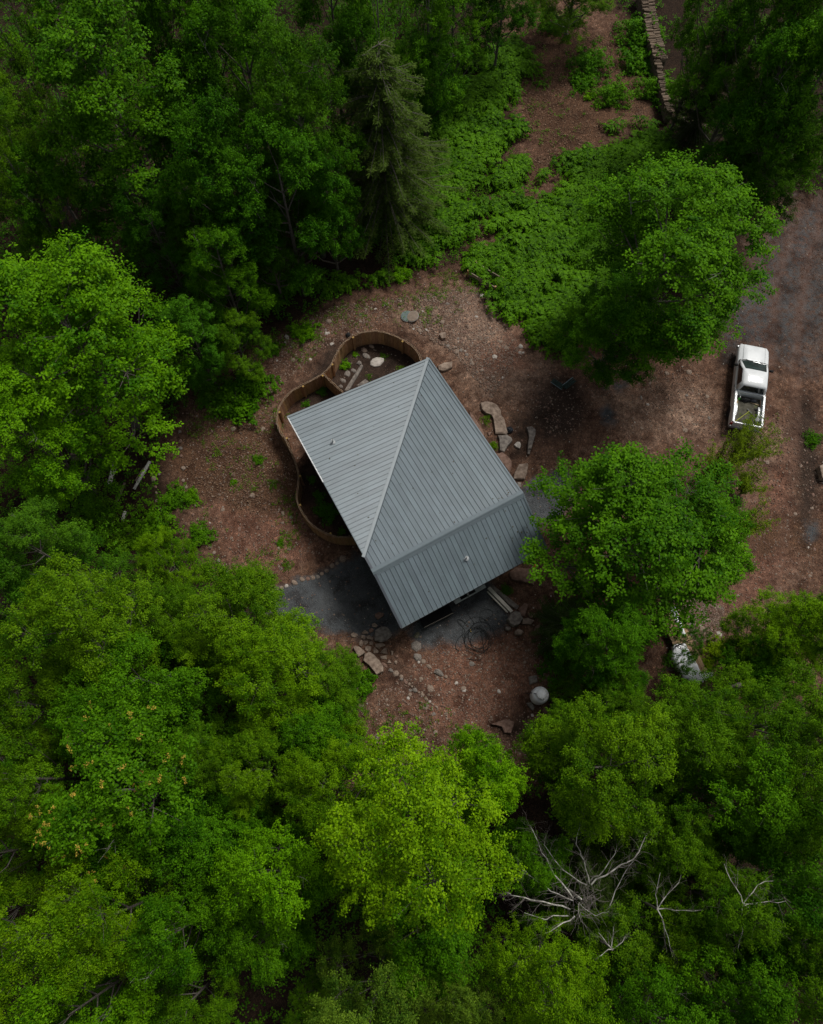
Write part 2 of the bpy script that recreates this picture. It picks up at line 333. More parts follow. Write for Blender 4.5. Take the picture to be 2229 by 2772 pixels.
def slab(name, px, h, mat, parent=None, label=None, cat=None, seed=0, top=.9):
    """a flat stone from its outline, with rounded uneven edges"""
    r = random.Random(seed + len(px)); W_ = [U(x, y, h) for x, y in px]; c = sum(W_, Vector()) / len(W_)
    pts = []
    for i in range(len(W_)):                                   # subdivide the outline and wobble it
        a, b_ = W_[i], W_[(i + 1) % len(W_)]
        for t in (0, .5): pts.append(a.lerp(b_, t) - c)
    n_ = len(pts); v, f = [], []
    rings = ((-h - .05, 1.04), (-h * .35, 1.03), (-.015, .97), (0.0, top), (.012, .5))
    wob = [r.uniform(.96, 1.03) for _ in range(n_)]
    for z, s_ in rings:
        for k, p in enumerate(pts): v.append((p.x * s_ * wob[k], p.y * s_ * wob[k], z + r.uniform(-.008, .008)))
    for i in range(len(rings) - 1):
        for k in range(n_): q = (k + 1) % n_; f.append((i * n_ + k, i * n_ + q, (i + 1) * n_ + q, (i + 1) * n_ + k))
    f.append(tuple((len(rings) - 1) * n_ + k for k in range(n_)))
    o = MB().add(v, f).build(name, stone_mats[mat], parent, loc=c)
    return tag(o, label, cat) if label else o

# ------------------------------------------------------------------ house
m_roof = M('roof_steel', (.14, .178, .198), .46, .1, .9, bump=.0, spec=.6, tint=True, detail=8)
m_trim = M('roof_trim', (.135, .17, .187), .48, .05, 3, spec=.6)
m_dark = M('charcoal_siding', (.03, .03, .032), .75, .25, 9)
m_deck = M('roof_underlay', (.03, .032, .035), .8, .2, 6)
m_white = M('white_paint', (.72, .73, .72), .45, .06, 3)
m_glass = M('dark_glass', (.012, .015, .017), .08, .3, 2, spec=.6)
house = empty('house', (HX, HY, 0), 'low house under a grey ribbed metal roof with a diagonal valley', 'house', 0)
def hbuild(mb, name, mat, parent, **k):                         # geometry is written in world space, the parts hang on the house
    mb.v = [(p[0] - HX, p[1] - HY, p[2]) for p in mb.v]; return mb.build(name, mat, parent, **k)
IN = .45
def wall(a0, b0, a1, b1, th, name='wall'):
    k = 10; v, f = [], []
    d = Vector((a1 - a0, b1 - b0)).normalized(); nn = Vector((-d.y, d.x)) * th
    ts = sorted(set([i / k for i in range(k + 1)] + ([(HD - b0) / (b1 - b0)] if b0 != b1 else [])))
    for t in ts:
        a, b_ = a0 + (a1 - a0) * t, b0 + (b1 - b0) * t
        for oa, ob in ((a, b_), (a + nn.x, b_ + nn.y)):
            v.append(HP(oa, ob, z=-.05)); v.append(HP(oa, ob, -.24))
    for i in range(len(ts) - 1):
        o_ = i * 4; f += [(o_, o_ + 4, o_ + 5, o_ + 1), (o_ + 2, o_ + 3, o_ + 7, o_ + 6), (o_ + 1, o_ + 5, o_ + 7, o_ + 3)]
    return hbuild(MB().add(v, f), name, m_dark, house)
SW = HL - 1.75                                                  # the south wall stands back under the eave
wall(IN, IN, IN, SW, .15); wall(HW - IN, SW, HW - IN, IN, .15)
wall(HW - IN, IN + .0, IN, IN + .0, .15); wall(IN, SW, HW - IN, SW, .15)
rf = MB()
for poly in (((0, 0), (HW, 0), (0, HC)), ((HW, 0), (HW, HD), (0, HD), (0, HC)), ((0, HD), (HW, HD), (HW, HL), (0, HL))):
    k = len(poly); t = [HP(a, b_, -.012) for a, b_ in poly]; u = [HP(a, b_, -.2) for a, b_ in poly]
    rf.add(t + u, [tuple(range(k)), tuple(range(2 * k - 1, k - 1, -1))] + [(i, (i + 1) % k, k + (i + 1) % k, k + i) for i in range(k)])
roof = hbuild(rf, 'roof', m_deck, house)
PAN, PAN2 = .2285, .2525; RB = .032
prof = [(0, 0), (.006, RB), (.028, RB), (.034, 0)]
def strip(fn, o0, wd, lo, hi):
    """one panel: profile across [o0, o0+wd]; lo/hi give the run ends at an offset"""
    v, f = [], []; pr = [q for q in prof if q[0] < wd - .01] + [(wd - .006, 0)]
    for q, z in pr:
        for e in (lo(o0 + q), hi(o0 + q)): v.append(fn(o0 + q, e, z + .004))
    for i in range(len(pr) - 1): f.append((2 * i, 2 * i + 1, 2 * i + 3, 2 * i + 2))
    k0 = len(v)
    for e_ in (0, 1):                                            # rib end closures
        q = [(2 * i + e_) for i in range(4)]; f.append(tuple(q) if e_ else tuple(reversed(q)))
    o = hbuild(MB().add(v, f), 'roof_panel', m_roof, roof); t_ = R.uniform(.93, 1.07); o.color = (t_, t_ * R.uniform(.99, 1.01), t_, 1)
zW = lambda a: ZA + (ZB - ZA) * a / HW
zN = lambda b_: ZB + (ZD - ZB) * b_ / HD
zS = lambda b_: ZD + (ZF - ZD) * (b_ - HD) / (HL - HD)
VG = .07
o0 = .03
while o0 < HC - .15:
    wd = min(PAN, HC - .02 - o0)
    strip(lambda l_, a, z: HP(a, l_, z=zW(a) + z), o0, wd, lambda l_: 0.0, lambda l_: max(HW * (1 - l_ / HC) - VG, .01)); o0 += PAN
o0 = .03
while o0 < HW - .1:
    wd = min(PAN2, HW - .03 - o0)
    strip(lambda a, b_, z: HP(a, b_, z=zN(b_) + z), o0, wd, lambda a: HC * (1 - a / HW) + VG, lambda a: HD - .04)
    strip(lambda a, b_, z: HP(a, b_, z=zS(b_) + z), o0, wd, lambda a: HD + .04, lambda a: HL + .02); o0 += PAN2
def ribbon(name, pts, mat, th=.012):
    """folded sheet: rows of points across, extruded along"""
    k = len(pts[0]); v = [p for row in pts for p in row]; f = []
    for i in range(len(pts) - 1):
        for j in range(k - 1): f.append((i * k + j, i * k + j + 1, (i + 1) * k + j + 1, (i + 1) * k + j))
    return hbuild(MB().add(v, f), name, mat, roof)
# valley pan from the south-west corner down to the north-east corner, laid over the cut panel ends
dv = Vector((HW, -HC)).normalized(); nv = Vector((dv.y, -dv.x))
rows = []
for (a, b_) in ((0.0, HC), (HW, 0.0)):
    row = []
    for s_, z in ((-.15, .05), (-.14, .048), (-.03, .034), (0, .03), (.03, .034), (.04, .05)):
        aa, bb = a + nv.x * s_ * -1, b_ + nv.y * s_ * -1
        za = zW(aa) if s_ <= 0 else zN(bb)
        row.append(HP(aa, bb, z=max(zW(aa), zN(bb)) + z))
    rows.append(row)
ribbon('valley_flashing', rows, m_trim)
# ridge cap across the house: two flanges and a small step on the south side
rows = []
for a in (-.03, HW + .03):
    rows.append([HP(a, HD - .18, z=zN(HD - .18) + .02), HP(a, HD - .18, z=zN(HD - .18) + .05), HP(a, HD - .02, z=ZD + .075), HP(a, HD + .03, z=ZD + .062), HP(a, HD + .1, z=zS(HD + .1) + .05),
                 HP(a, HD + .1, z=zS(HD + .1) + .085), HP(a, HD + .13, z=zS(HD + .13) + .085), HP(a, HD + .13, z=zS(HD + .13) + .048), HP(a, HD + .2, z=zS(HD + .2) + .046), HP(a, HD + .2, z=zS(HD + .2) + .015)])
ribbon('ridge_cap', rows, m_trim)
# rake and eave trims
def trim(name, pts, out, w_=.07, up=.05, dn=.2, mat=None):
    for i in range(len(pts) - 1):
        rows = []
        for p in (pts[i], pts[i + 1]):
            o_ = Vector((*out, 0)).normalized() * .015
            rows.append([p - Vector((*out, 0)).normalized() * w_ + Vector((0, 0, up)), p + o_ + Vector((0, 0, up)), p + o_ - Vector((0, 0, dn))])
        ribbon(name, rows, mat or m_trim)
trim('rake_trim', [HP(0, 0, 0), HP(HW, 0, 0)], (-ELv)[:2], .09)
trim('rake_trim', [HP(HW, 0, 0), HP(HW, HD, 0), HP(HW, HL, 0)], EXv[:2], .06)
trim('eave_trim', [HP(0, 0, 0), HP(0, HC, 0)], (-EXv)[:2], .02, .012)
trim('rake_trim', [HP(0, HC, 0), HP(0, HD, 0), HP(0, HL, 0)], (-EXv)[:2], .1, .05, .2, M('rake_dark', (.075, .085, .1), .4, .05, 3, spec=.5))  # shade of the steep face put into a darker trim colour
trim('eave_trim', [HP(0, HL, 0), HP(HW, HL, 0)], ELv[:2], .0, .0)
# bright drip edge on the north half of the west side
trim('drip_edge', [HP(-.012, .0, .012), HP(-.012, 4.1, .012)], (-EXv)[:2], .035, .014, .03, m_white)
def vent(px, py, label):
    # stand the pipe where its foot meets the roof
    z = 3.6
    for _ in range(6):
        p = U(px, py, z); q = p - Vector((HX, HY, p.z)); a, b_ = q.x * EXv.x + q.y * EXv.y, q.x * ELv.x + q.y * ELv.y; z = zroof(a, b_)
    p = U(px, py, z); mb = MB().lathe([(.1, -.02), (.1, .03), (.06, .06), (.045, .07), (.045, .34), (.034, .34), (.03, .2)], 14, p)
    o = hbuild(mb, 'vent_pipe', m_white, roof, smooth=False)
    mb = MB().lathe([(.13, .0), (.13, .035), (.06, .06)], 14, p); hbuild(mb, 'pipe_boot', M('boot_grey', (.3, .32, .33), .5, .1, 8), roof); o['label'] = label
vent(902, 1198, 'white vent pipe on the brighter west roof slope'); vent(1263, 1512, 'white vent pipe on the lower south roof slope')
lv = []
for a_, b2 in [(R.uniform(.3, HW - .3), R.uniform(.3, HL - .3)) for _ in range(34)] + [(HW - .5 - R.random() * 1.2, HL - .3 - R.random() * 3) for _ in range(26)]:
    p_ = HP(a_, b2, .03); t_ = R.uniform(0, 6.28); q_ = Vector((math.cos(t_), math.sin(t_), .1)) * R.uniform(.025, .06); n_ = Vector((-q_.y, q_.x, 0)) * .6
    lv += [p_ - q_, p_ + n_, p_ + q_, p_ - n_]
tag(put('fallen_leaves', quads_mesh('fallen_leaves', np.array([tuple(v) for v in lv]), M('dry_leaf', (.06, .05, .02), .8, .4, 9))), 'few dry leaves scattered over the metal roof', kind='stuff')
# south side openings
def wallpiece(name, a0, a1, z0, z1, mat, out=.03):
    p = [HP(a0, SW + out, z=z0), HP(a1, SW + out, z=z0), HP(a1, SW + out, z=z1), HP(a0, SW + out, z=z1)]; q = [x - ELv * .06 for x in p]
    return hbuild(MB().add(p + q, [(0, 1, 2, 3), (7, 6, 5, 4), (0, 4, 5, 1), (1, 5, 6, 2), (2, 6, 7, 3), (3, 7, 4, 0)]), name, mat, house)
wallpiece('door', 1.2, 2.2, .05, 2.1, M('door_black', (.02, .02, .022), .5, .2, 5)); wallpiece('window', 3.4, 5.4, 1.0, 2.1, m_glass); wallpiece('window', 6.1, 7.3, 1.0, 2.1, m_glass)

# ------------------------------------------------------------------ outdoor sink counter and dark cabinet under the south eave
m_steel = M('counter_grey', (.5, .54, .51), .4, .1, 4)
m_black = M('black_plastic', (.012, .012, .013), .45, .3, 5)
c0, c1 = U(1234, 1636, .9), U(1317, 1590, .9)
dirc = (c1 - c0).normalized(); prp = Vector((-dirc.y, dirc.x, 0)); ln = (c1 - c0).length; rzc = math.atan2(dirc.y, dirc.x)
sink = empty('outdoor_sink', c0, 'grey counter with two dark sink basins and a tap below the south eave', 'sink', rzc)
dp = .62
mb = MB(); bas = [(.2 * ln, .42 * ln), (.46 * ln, .68 * ln)]; xs = [0, bas[0][0], bas[0][1], bas[1][0], bas[1][1], ln]; ys = [0, .06, .42, dp]
for i in range(5):
    for j in range(3):
        if j == 1 and i in (1, 3): continue
        mb.box((xs[i] + xs[i + 1]) / 2, (ys[j] + ys[j + 1]) / 2, -.02, xs[i + 1] - xs[i], ys[j + 1] - ys[j], .04)
mb.build('counter_top', m_steel, sink)
for x0, x1 in bas:
    q = MB(); n_ = 20; ring = []
    for k in range(n_):
        t = 6.2832 * k / n_; e = .3; cx, cy = (x0 + x1) / 2, .24
        sg = lambda u: math.copysign(abs(u) ** e, u); ring.append((cx + (x1 - x0) / 2 * sg(math.cos(t)), cy + .18 * sg(math.sin(t))))
    v = [(x, y, -.005) for x, y in ring] + [(cx + (x - cx) * .85, cy + (y - cy) * .85, -.24) for x, y in ring]
    q.add(v, [(k, (k + 1) % n_, n_ + (k + 1) % n_, n_ + k) for k in range(n_)] + [tuple(range(n_, 2 * n_))]); q.build('basin', m_black, sink)
tp = MB(); tx = .44 * ln; tp.tube([(tx, .05, 0), (tx, .05, .2), (tx, .1, .24), (tx, .24, .22)], .018, 8); tp.lathe([(.05, 0), (.05, .02), (.02, .04)], 12, (tx, .05, 0)); tp.build('tap', M('chrome', (.6, .6, .6), .25, .0, 4, metallic=.6), sink)
for x in (.08, ln - .08):
    for y in (.08, dp - .08): MB().box(x, y, -.47, .06, .06, .86).build('leg', m_black, sink)
k0, k1 = U(1150, 1698, .55), U(1226, 1660, .55); rzk = math.atan2(k1.y - k0.y, k1.x - k0.x)
cab = empty('storage_box', k0, 'long black box with a pale front edge beneath the roof corner', 'box', rzk); lk = (k1 - k0).length
MB().box(lk / 2, .36, -.29, lk, .66, .56).build('box_body', m_black, cab, bevel=.02); MB().box(lk / 2, .36, .01, lk + .04, .7, .035).build('lid', M('lid_black', (.01, .01, .011), .7, .3, 5, spec=.1), cab, bevel=.008)
MB().box(lk / 2, -.005, .012, lk + .05, .03, .045).build('edge_strip', M('pale_wood', (.3, .27, .22), .7, .2, 9), cab)

# ------------------------------------------------------------------ curved board fence
m_fb = M('fence_board', (.3, .165, .078), .8, 0, 3, col2=(.48, .295, .155), stretch=(9, 9, 1), tint=True, bump=.2)
m_fp = M('fence_post', (.3, .18, .07), .7, 0, 4, col2=(.5, .33, .14), stretch=(6, 6, 1))
FH = 1.33
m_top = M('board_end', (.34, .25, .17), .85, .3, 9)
fence_px = [(957, 262), (948, 228), (930, 195), (895, 158), (845, 127), (780, 97), (700, 77), (620, 83), (560, 103), (508, 140), (472, 185), (446, 235), (420, 285), (380, 325), (330, 355), (255, 395), (195, 430), (150, 475),
            (120, 530), (108, 590), (115, 640), (135, 680), (160, 715), (195, 790), (220, 860), (235, 930), (232, 980), (225, 1030), (225, 1070), (240, 1110), (265, 1155), (310, 1210), (365, 1250), (420, 1275), (480, 1287), (560, 1287), (620, 1280)]
def catmull(P, k=12):
    out = []
    for i in range(len(P) - 1):
        p0, p1, p2, p3 = P[max(i - 1, 0)], P[i], P[i + 1], P[min(i + 2, len(P) - 1)]
        for j in range(k):
            t = j / k; out.append(.5 * ((2 * p1) + (p2 - p0) * t + (2 * p0 - 5 * p1 + 4 * p2 - p3) * t * t + (3 * p1 - p0 - 3 * p2 + p3) * t ** 3))
    return out + [P[-1]]
def resample(pts, step):
    out = [pts[0]]; acc = 0
    for a, b_ in zip(pts, pts[1:]):
        d = (b_ - a).length; 
        while acc + d >= step:
            a = a.lerp(b_, (step - acc) / d); d = (b_ - a).length; out.append(a); acc = 0
        acc += d
    return out
def fence(path, label, step=.142, inner=-1):
    base = path[0].copy(); base.z = 0
    fe = empty('board_fence', base, label, 'fence')
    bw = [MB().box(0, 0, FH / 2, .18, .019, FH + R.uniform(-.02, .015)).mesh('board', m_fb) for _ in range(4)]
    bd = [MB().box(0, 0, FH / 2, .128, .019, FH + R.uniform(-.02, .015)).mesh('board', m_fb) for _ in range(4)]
    for m__ in bd + bw:                                          # weathered pale end grain, brighter lit tops also put into its colour
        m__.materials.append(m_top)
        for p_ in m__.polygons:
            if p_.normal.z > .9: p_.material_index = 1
    for sd, stp in ((inner, step), (-inner, .192)):              # boards on both faces of the rails
      P = resample(path, stp); bset = bd if sd == inner else bw
      for i in range(len(P) - 1):
        c = (P[i] + P[i + 1]) / 2; d = P[i + 1] - P[i]; nn = Vector((-d.y, d.x, 0)).normalized()
        off = sd * .032
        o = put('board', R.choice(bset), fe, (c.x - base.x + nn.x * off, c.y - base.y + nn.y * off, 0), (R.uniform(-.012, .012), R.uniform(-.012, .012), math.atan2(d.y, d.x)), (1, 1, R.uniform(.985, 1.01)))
        t = R.uniform(.72, 1.15); o.color = (t, t * R.uniform(.92, 1.03), t * R.uniform(.85, 1.05), 1)
    for zr in (.25, .72, FH - .16):
        rail = MB(); pts = [p - base for p in resample(path, .3)]
        for p, q in zip(pts, pts[1:]):
            d = (q - p); rail.box((p.x + q.x) / 2, (p.y + q.y) / 2, zr, d.length + .02, .034, .07, math.atan2(d.y, d.x))
        rail.build('rail', m_fb, fe)
    return fe, base
path = catmull([Vector((*U(*PH(x, y), FH)[:2], 0)) for x, y in fence_px])
fe, fbase = fence(path, 'curving fence of upright brown boards looping round the west side of the house')
post = MB().box(0, 0, (FH - .04) / 2, .09, .09, FH - .04).mesh('post', m_fb); pcap = MB().box(0, 0, FH - .02, .1, .1, .04).mesh('post_cap', M('post_cap', (.4, .25, .07), .7, .15, 6))
for x, y in ((553, 105), (850, 133), (433, 265), (253, 397), (118, 552), (158, 707), (240, 933), (243, 1105), (420, 1275), (375, 330)):
    p = U(*PH(x, y), FH); q = min(path, key=lambda t: (t - Vector((p.x, p.y, 0))).length); ctr = Vector((*U(*PH(560, 700), 1)[:2], 0)); d = (ctr - q).normalized() * .1
    o = put('post', post, fe, (q.x + d.x - fbase.x, q.y + d.y - fbase.y, 0), (0, 0, R.uniform(0, 1))); put('post_cap', pcap, o)
p2 = [Vector((*U(*PH(x, y), FH)[:2], 0)) for x, y in ((384, 332), (438, 384), (505, 446))]
fence(p2, 'short straight board fence dividing the two fenced loops beside the roof edge')

# ------------------------------------------------------------------ flat stones, boulders, paths, edgings
def pp(fn, pts): return [fn(*p) for p in pts]
path_t = empty('stepping_stone_path', U(1010, 1750), 'path of small irregular flagstones set in red dirt southwest of the house', 'path')
pb = path_t.location
def sub(o, parent): o.parent = parent; o.location = o.location - parent.location; return o
for i, q in enumerate([[(160, 310), (200, 280), (260, 300), (265, 330), (220, 355), (170, 345)], [(325, 280), (370, 245), (420, 275), (410, 305), (340, 305)], [(425, 245), (460, 215), (500, 235), (495, 270), (440, 285)], [(470, 160), (510, 140), (560, 180), (540, 205), (480, 200)],
    [(305, 330), (350, 315), (380, 340), (365, 390), (310, 365)], [(395, 340), (440, 320), (490, 360), (480, 390), (400, 375)], [(290, 420), (315, 390), (350, 410), (350, 450), (320, 490), (285, 470)], [(360, 400), (420, 405), (410, 445), (365, 475)],
    [(430, 420), (470, 410), (490, 430), (490, 465), (435, 460)], [(520, 455), (560, 440), (640, 445), (665, 475), (600, 495), (580, 530), (530, 490)], [(370, 500), (400, 478), (465, 490), (455, 540), (420, 570), (375, 540)], [(490, 520), (515, 500), (575, 560), (560, 585), (495, 590)],
    [(595, 575), (650, 515), (690, 510), (700, 600), (620, 590)], [(745, 550), (785, 555), (785, 600), (760, 620)], [(595, 630), (690, 615), (690, 680), (600, 665)], [(810, 625), (850, 610), (860, 650), (820, 655)], [(695, 735), (725, 670), (760, 735)], [(800, 705), (825, 690), (850, 715), (830, 750), (808, 740)]]):
    sub(slab('flagstone', pp(P8, q), .07, R.choice((0, 0, 0, 2)), seed=i), path_t)
slabs = [
 (P8, [(345, 690), (365, 600), (430, 565), (500, 600), (580, 690), (640, 780), (630, 850), (540, 905), (510, 860), (430, 760)], .25, 0, 'large pale flat rock with a cracked top beside the flagstone path'),
 (P8, [(195, 500), (230, 475), (290, 490), (360, 550), (375, 580), (330, 610), (270, 640), (230, 570)], .22, 0, 'flat tan rock half under leaves at the path edge'),
 (P8, [(520, 250), (620, 190), (700, 200), (775, 310), (740, 350), (690, 400), (600, 420), (510, 395)], .16, 1, 'broad dark grey slab next to the gravel patio and roof corner'),
 (P8, [(520, 10), (570, -20), (650, 0), (640, 40), (560, 90), (515, 50)], .12, 2, 'reddish brown slab lying on the grey patio near the eave'),
 (P1, [(1040, 1300), (1090, 1200), (1180, 1150), (1260, 1180), (1310, 1290), (1250, 1400), (1150, 1430), (1080, 1380)], .5, 1, 'big squarish grey boulder at the end of the white planks'),
 (P1, [(1160, 1530), (1215, 1480), (1290, 1500), (1325, 1540), (1280, 1590), (1180, 1585)], .28, 0, 'rounded tan boulder just below the big squarish boulder'),
 (P1, [(990, 1465), (1030, 1435), (1090, 1440), (1100, 1480), (1050, 1510), (1000, 1500)], .18, 1, 'small mossy brown rock at the corner of the south gravel'),
 (P1, [(1310, 1300), (1400, 1280), (1510, 1330), (1460, 1400), (1390, 1390), (1290, 1400)], .22, 0, 'flat tan rock touching the squarish boulder on its east side'),
 (P1, [(1230, 1140), (1340, 1010), (1410, 1040), (1360, 1200), (1350, 1260), (1290, 1250)], .2, 2, 'long brown rock slanting above the squarish boulder'),
 (P1, [(1390, 1200), (1560, 1190), (1560, 1270), (1440, 1290)], .18, 2, 'thin brown slab at the dark evergreen, right of the squarish boulder'),
 (P1, [(1540, 1440), (1620, 1390), (1710, 1470), (1690, 1570), (1590, 1560), (1530, 1500)], .2, 2, 'reddish flat rock farthest from the house in the boulder cluster'),
 (P1, [(1060, 470), (1200, 380), (1500, 390), (1560, 500), (1500, 680), (1360, 640), (1250, 610), (1100, 590)], .14, 2, 'wide brown stone slab under the tree at the southeast roof corner'),
 (P1, [(690, 720), (780, 700), (1240, 1070), (1190, 1130), (1050, 1040), (880, 880)], .1, 1, 'long low slab lying alongside the white planks'),
 (P3, [(180, 240), (280, 210), (430, 220), (540, 290), (600, 400), (605, 480), (670, 560), (710, 720), (750, 850), (720, 900), (490, 870), (440, 560), (400, 490), (280, 450), (210, 370)], .3, 0, 'long smooth tan slab east of the roof, longest of the stone steps'),
 (P3, [(540, 930), (740, 915), (830, 970), (850, 1040), (740, 1170), (670, 1280), (580, 1250), (570, 1000)], .3, 1, 'wedge shaped tan slab just below the longest slab east of the roof'),
 (P3, [(500, 1320), (640, 1290), (740, 1360), (830, 1470), (830, 1620), (790, 1720), (620, 1500)], .26, 2, 'brown slab half tucked under the east roof edge'),
 (P3, [(1150, 740), (1270, 730), (1350, 800), (1345, 900), (1300, 1050), (1250, 1230), (1180, 1220), (1190, 1050), (1210, 960), (1190, 850)], .36, 1, 'tall narrow upright edged boulder bordering the east planting bed'),
 (P3, [(1180, 1240), (1240, 1240), (1220, 1340), (1170, 1320)], .22, 1, 'small block at the foot of the narrow east boulder'),
 (P3, [(990, 1540), (1170, 1520), (1190, 1560), (1160, 1750), (1110, 1860), (870, 1860), (890, 1740)], .34, 0, 'blocky flat topped tan rock beside the east gravel patch'),
 (P3, [(950, 1920), (1040, 1940), (1030, 2050), (960, 2020)], .2, 1, 'small grey rock between the blocky tan rock and the gravel'),
 (P3, [(885, 1130), (950, 1065), (1010, 1065), (1035, 1130), (1010, 1210), (930, 1180)], .2, 3, 'pale rock alone in the dark east planting bed'),
 (P3, [(-60, 420), (20, 520), (250, 880), (220, 930), (-20, 700)], .1, 2, 'brown slab peeking out from under the northeast roof edge'),
 (P3, [(320, 870), (410, 850), (350, 945)], .08, 2, 'small triangular stone between the east shrubs'),
 (P5, [(1035, 390), (1060, 355), (1110, 340), (1180, 350), (1180, 385), (1140, 430), (1080, 440), (1040, 420)], .12, 3, 'pale oval slab inside the upper fenced loop'),
 (P5, [(890, 640), (980, 575), (1020, 600), (960, 650)], .1, 1, 'flat grey slab inside the fence against the north roof edge'),
 (P5, [(760, 690), (880, 500), (935, 420), (960, 435), (890, 560), (810, 690)], .2, 1, 'long layered ledge of brown rock inside the upper fenced loop'),
 (PH, [(1050, 280), (1090, 262), (1138, 255), (1135, 290), (1090, 310), (1060, 305)], .16, 0, 'flat tan stone lying by the northeast corner of the roof'),
 (zm((1040, 680), 4.129), [(615, 930), (640, 905), (690, 900), (690, 965), (650, 975)], .22, 0, 'single orange tan boulder on the stony ground north of the house'),
 (PB, [(1190, 1330), (1300, 1290), (1370, 1310), (1340, 1400), (1290, 1400), (1270, 1350)], .22, 2, 'brown ledge rock at the shady edge below the gas tank'),
 (PB, [(1460, 1165), (1500, 1160), (1530, 1200), (1510, 1225)], .15, 1, 'thin grey stone leaning at the foot of the gas tank'),
 (PB, [(1480, 960), (1545, 945), (1550, 1000), (1490, 1020)], .14, 1, 'flat grey stone just above the gas tank'),
 (PB, [(55, 1470), (75, 1470), (78, 1525), (52, 1525)], .12, 1, 'dark grey stone at the edge of the leaves in the southwest corner'),
 (zm((2180, 1220), 3.0), [(120, 120), (200, 90), (200, 230), (140, 220)], .4, 0, 'big tan boulder at the right edge of the dirt drive'),
]
for i, (fn, q, h, mt, lb) in enumerate(slabs): h *= .68 if fn in (P3, P5) else 1; slab('boulder' if h > .2 else 'flat_rock', pp(fn, q), h, mt, None, lb, 'boulder' if h > .2 else 'rock', seed=40 + i)['kind'] = 'thing'
def row(name, fn, sc, items, label, mats=(0, 0, 1, 2, 0)):
    base = U(*fn(items[0][0], items[0][1])); t = empty(name, base, label, 'edging')
    for it in items:
        x, y, rx = it[:3]; ry = it[3] if len(it) > 3 else rx; mt = it[4] if len(it) > 4 else R.choice(mats)
        px = fn(x, y); p = U(*px, .04); k = scale_at(px[0], px[1], 0) * sc
        rock(t, (p.x - base.x, p.y - base.y, 0.0), rx / k * 1.12, ry / k * 1.12, mt, R.uniform(0, 6.28) if rx == ry else 2.5)
    return t
row('stone_edging', P8, 5.419, [(655, 755, 55, 30), (750, 835, 40, 30), (830, 885, 50, 50), (905, 925, 33, 30), (908, 970, 28), (955, 990, 25), (975, 1020, 27), (1022, 1040, 24), (1060, 1075, 18), (1100, 1125, 42, 38), (1165, 1165, 21), (1220, 1195, 34, 28), (1270, 1255, 36, 26), (1322, 1293, 24, 24, 3), (1365, 1335, 28, 16), (1420, 1375, 34, 18)],
    'line of small stones running down from the pale flat rock to the open dirt')
row('stone_edging', P8, 5.419, [(1135, 320, 38, 55, 4), (1130, 480, 85, 85, 1), (1145, 640, 66, 58, 1), (1160, 720, 22, 24, 3), (1225, 710, 40, 38, 0), (1310, 780, 52, 30, 0), (1450, 865, 78, 50, 1), (1560, 930, 31, 28, 0)],
    'row of larger rocks leading away from the southwest roof corner')
row('stone_edging', PH, 2.1675, [(75, 1595, 13), (105, 1591, 14), (135, 1585, 14), (165, 1573, 13, 13, 3), (210, 1555, 22, 14), (255, 1535, 18, 13), (290, 1530, 14), (320, 1525, 15), (347, 1520, 13), (372, 1502, 12), (400, 1485, 14), (435, 1455, 16), (463, 1440, 11), (495, 1415, 22, 22)],
    'curved edging of rounded stones along the grey patio west of the house')
row('stone_edging', P6, 2.1146, [(1030, 185, 10), (1032, 240, 12), (1033, 280, 12), (1035, 325, 10), (1048, 395, 15), (1047, 465, 11), (1062, 500, 15), (1120, 608, 10), (1105, 660, 10), (1130, 690, 9), (1120, 755, 11), (1152, 740, 9), (1165, 775, 13), (1138, 830, 10), (1205, 845, 10), (1225, 880, 12), (1250, 925, 12), (1275, 955, 10), (1297, 990, 12)],
    'broken line of small stones down the west side of the bare dirt')
row('stone_edging', P6, 2.1146, [(880, 455, 18), (890, 500, 9), (895, 535, 8), (897, 580, 10), (915, 625, 8), (910, 430, 8), (870, 425, 9)], 'short stone line beside the fallen poles at the wood edge')
row('stone_edging', PB, 2.89, [(65, 1420, 10), (90, 1475, 12), (92, 1512, 12), (88, 1550, 12), (112, 1605, 10), (112, 1440, 9)], 'few small pale stones at the southwest leaf edge')
row('stone_edging', P5, 3.941, [(970, 265, 38, 28), (1055, 225, 38, 20), (990, 325, 46, 32), (915, 400, 28, 30), (790, 515, 38, 38), (858, 480, 36, 24), (745, 590, 38, 26), (720, 650, 26, 22)], 'staggered flat stones forming a curve inside the upper fenced loop', (1, 1, 0))
row('stone_edging', zm((1040, 680), 4.129), 4.129, [(1528, 1065, 30, 30, 3), (1520, 1130, 20, 20, 3), (1555, 1130, 16, 16, 3)], 'three pale white rocks at the edge of the ferns north of the house')

# loose stones: the largest ones singly, the rest as one gravel mass
clear = polys['clear'][0]
stony = [(gpoly([(1130, 800), (1300, 770), (1420, 950), (1330, 1080), (1230, 960), (1100, 880)]), 2.8), (gpoly([(1400, 1060), (1560, 1000), (1900, 1000), (1940, 1180), (1700, 1160), (1480, 1180)]), .8), (gpoly([(1180, 1760), (1500, 1720), (1500, 2050), (1250, 2070), (960, 2100), (960, 1920)]), 1.6),
         (gpoly([(500, 1100), (760, 940), (800, 1400), (900, 1480), (700, 1580), (560, 1500)]), 1.0), (gpoly([(1950, 1180), (2140, 1100), (2229, 1200), (2200, 1600), (1980, 1650)]), .9), (gpoly([(720, 930), (900, 830), (1120, 800), (1050, 870), (880, 940), (760, 1050)]), 1.2), (gpoly([(1800, 1600), (1960, 1640), (1960, 1740), (1880, 1740)]), 1.6)]
def clear_of_house(q): return not inpoly(np.array([q[0]]), np.array([q[1]]), house_poly)[0]
tot = 0
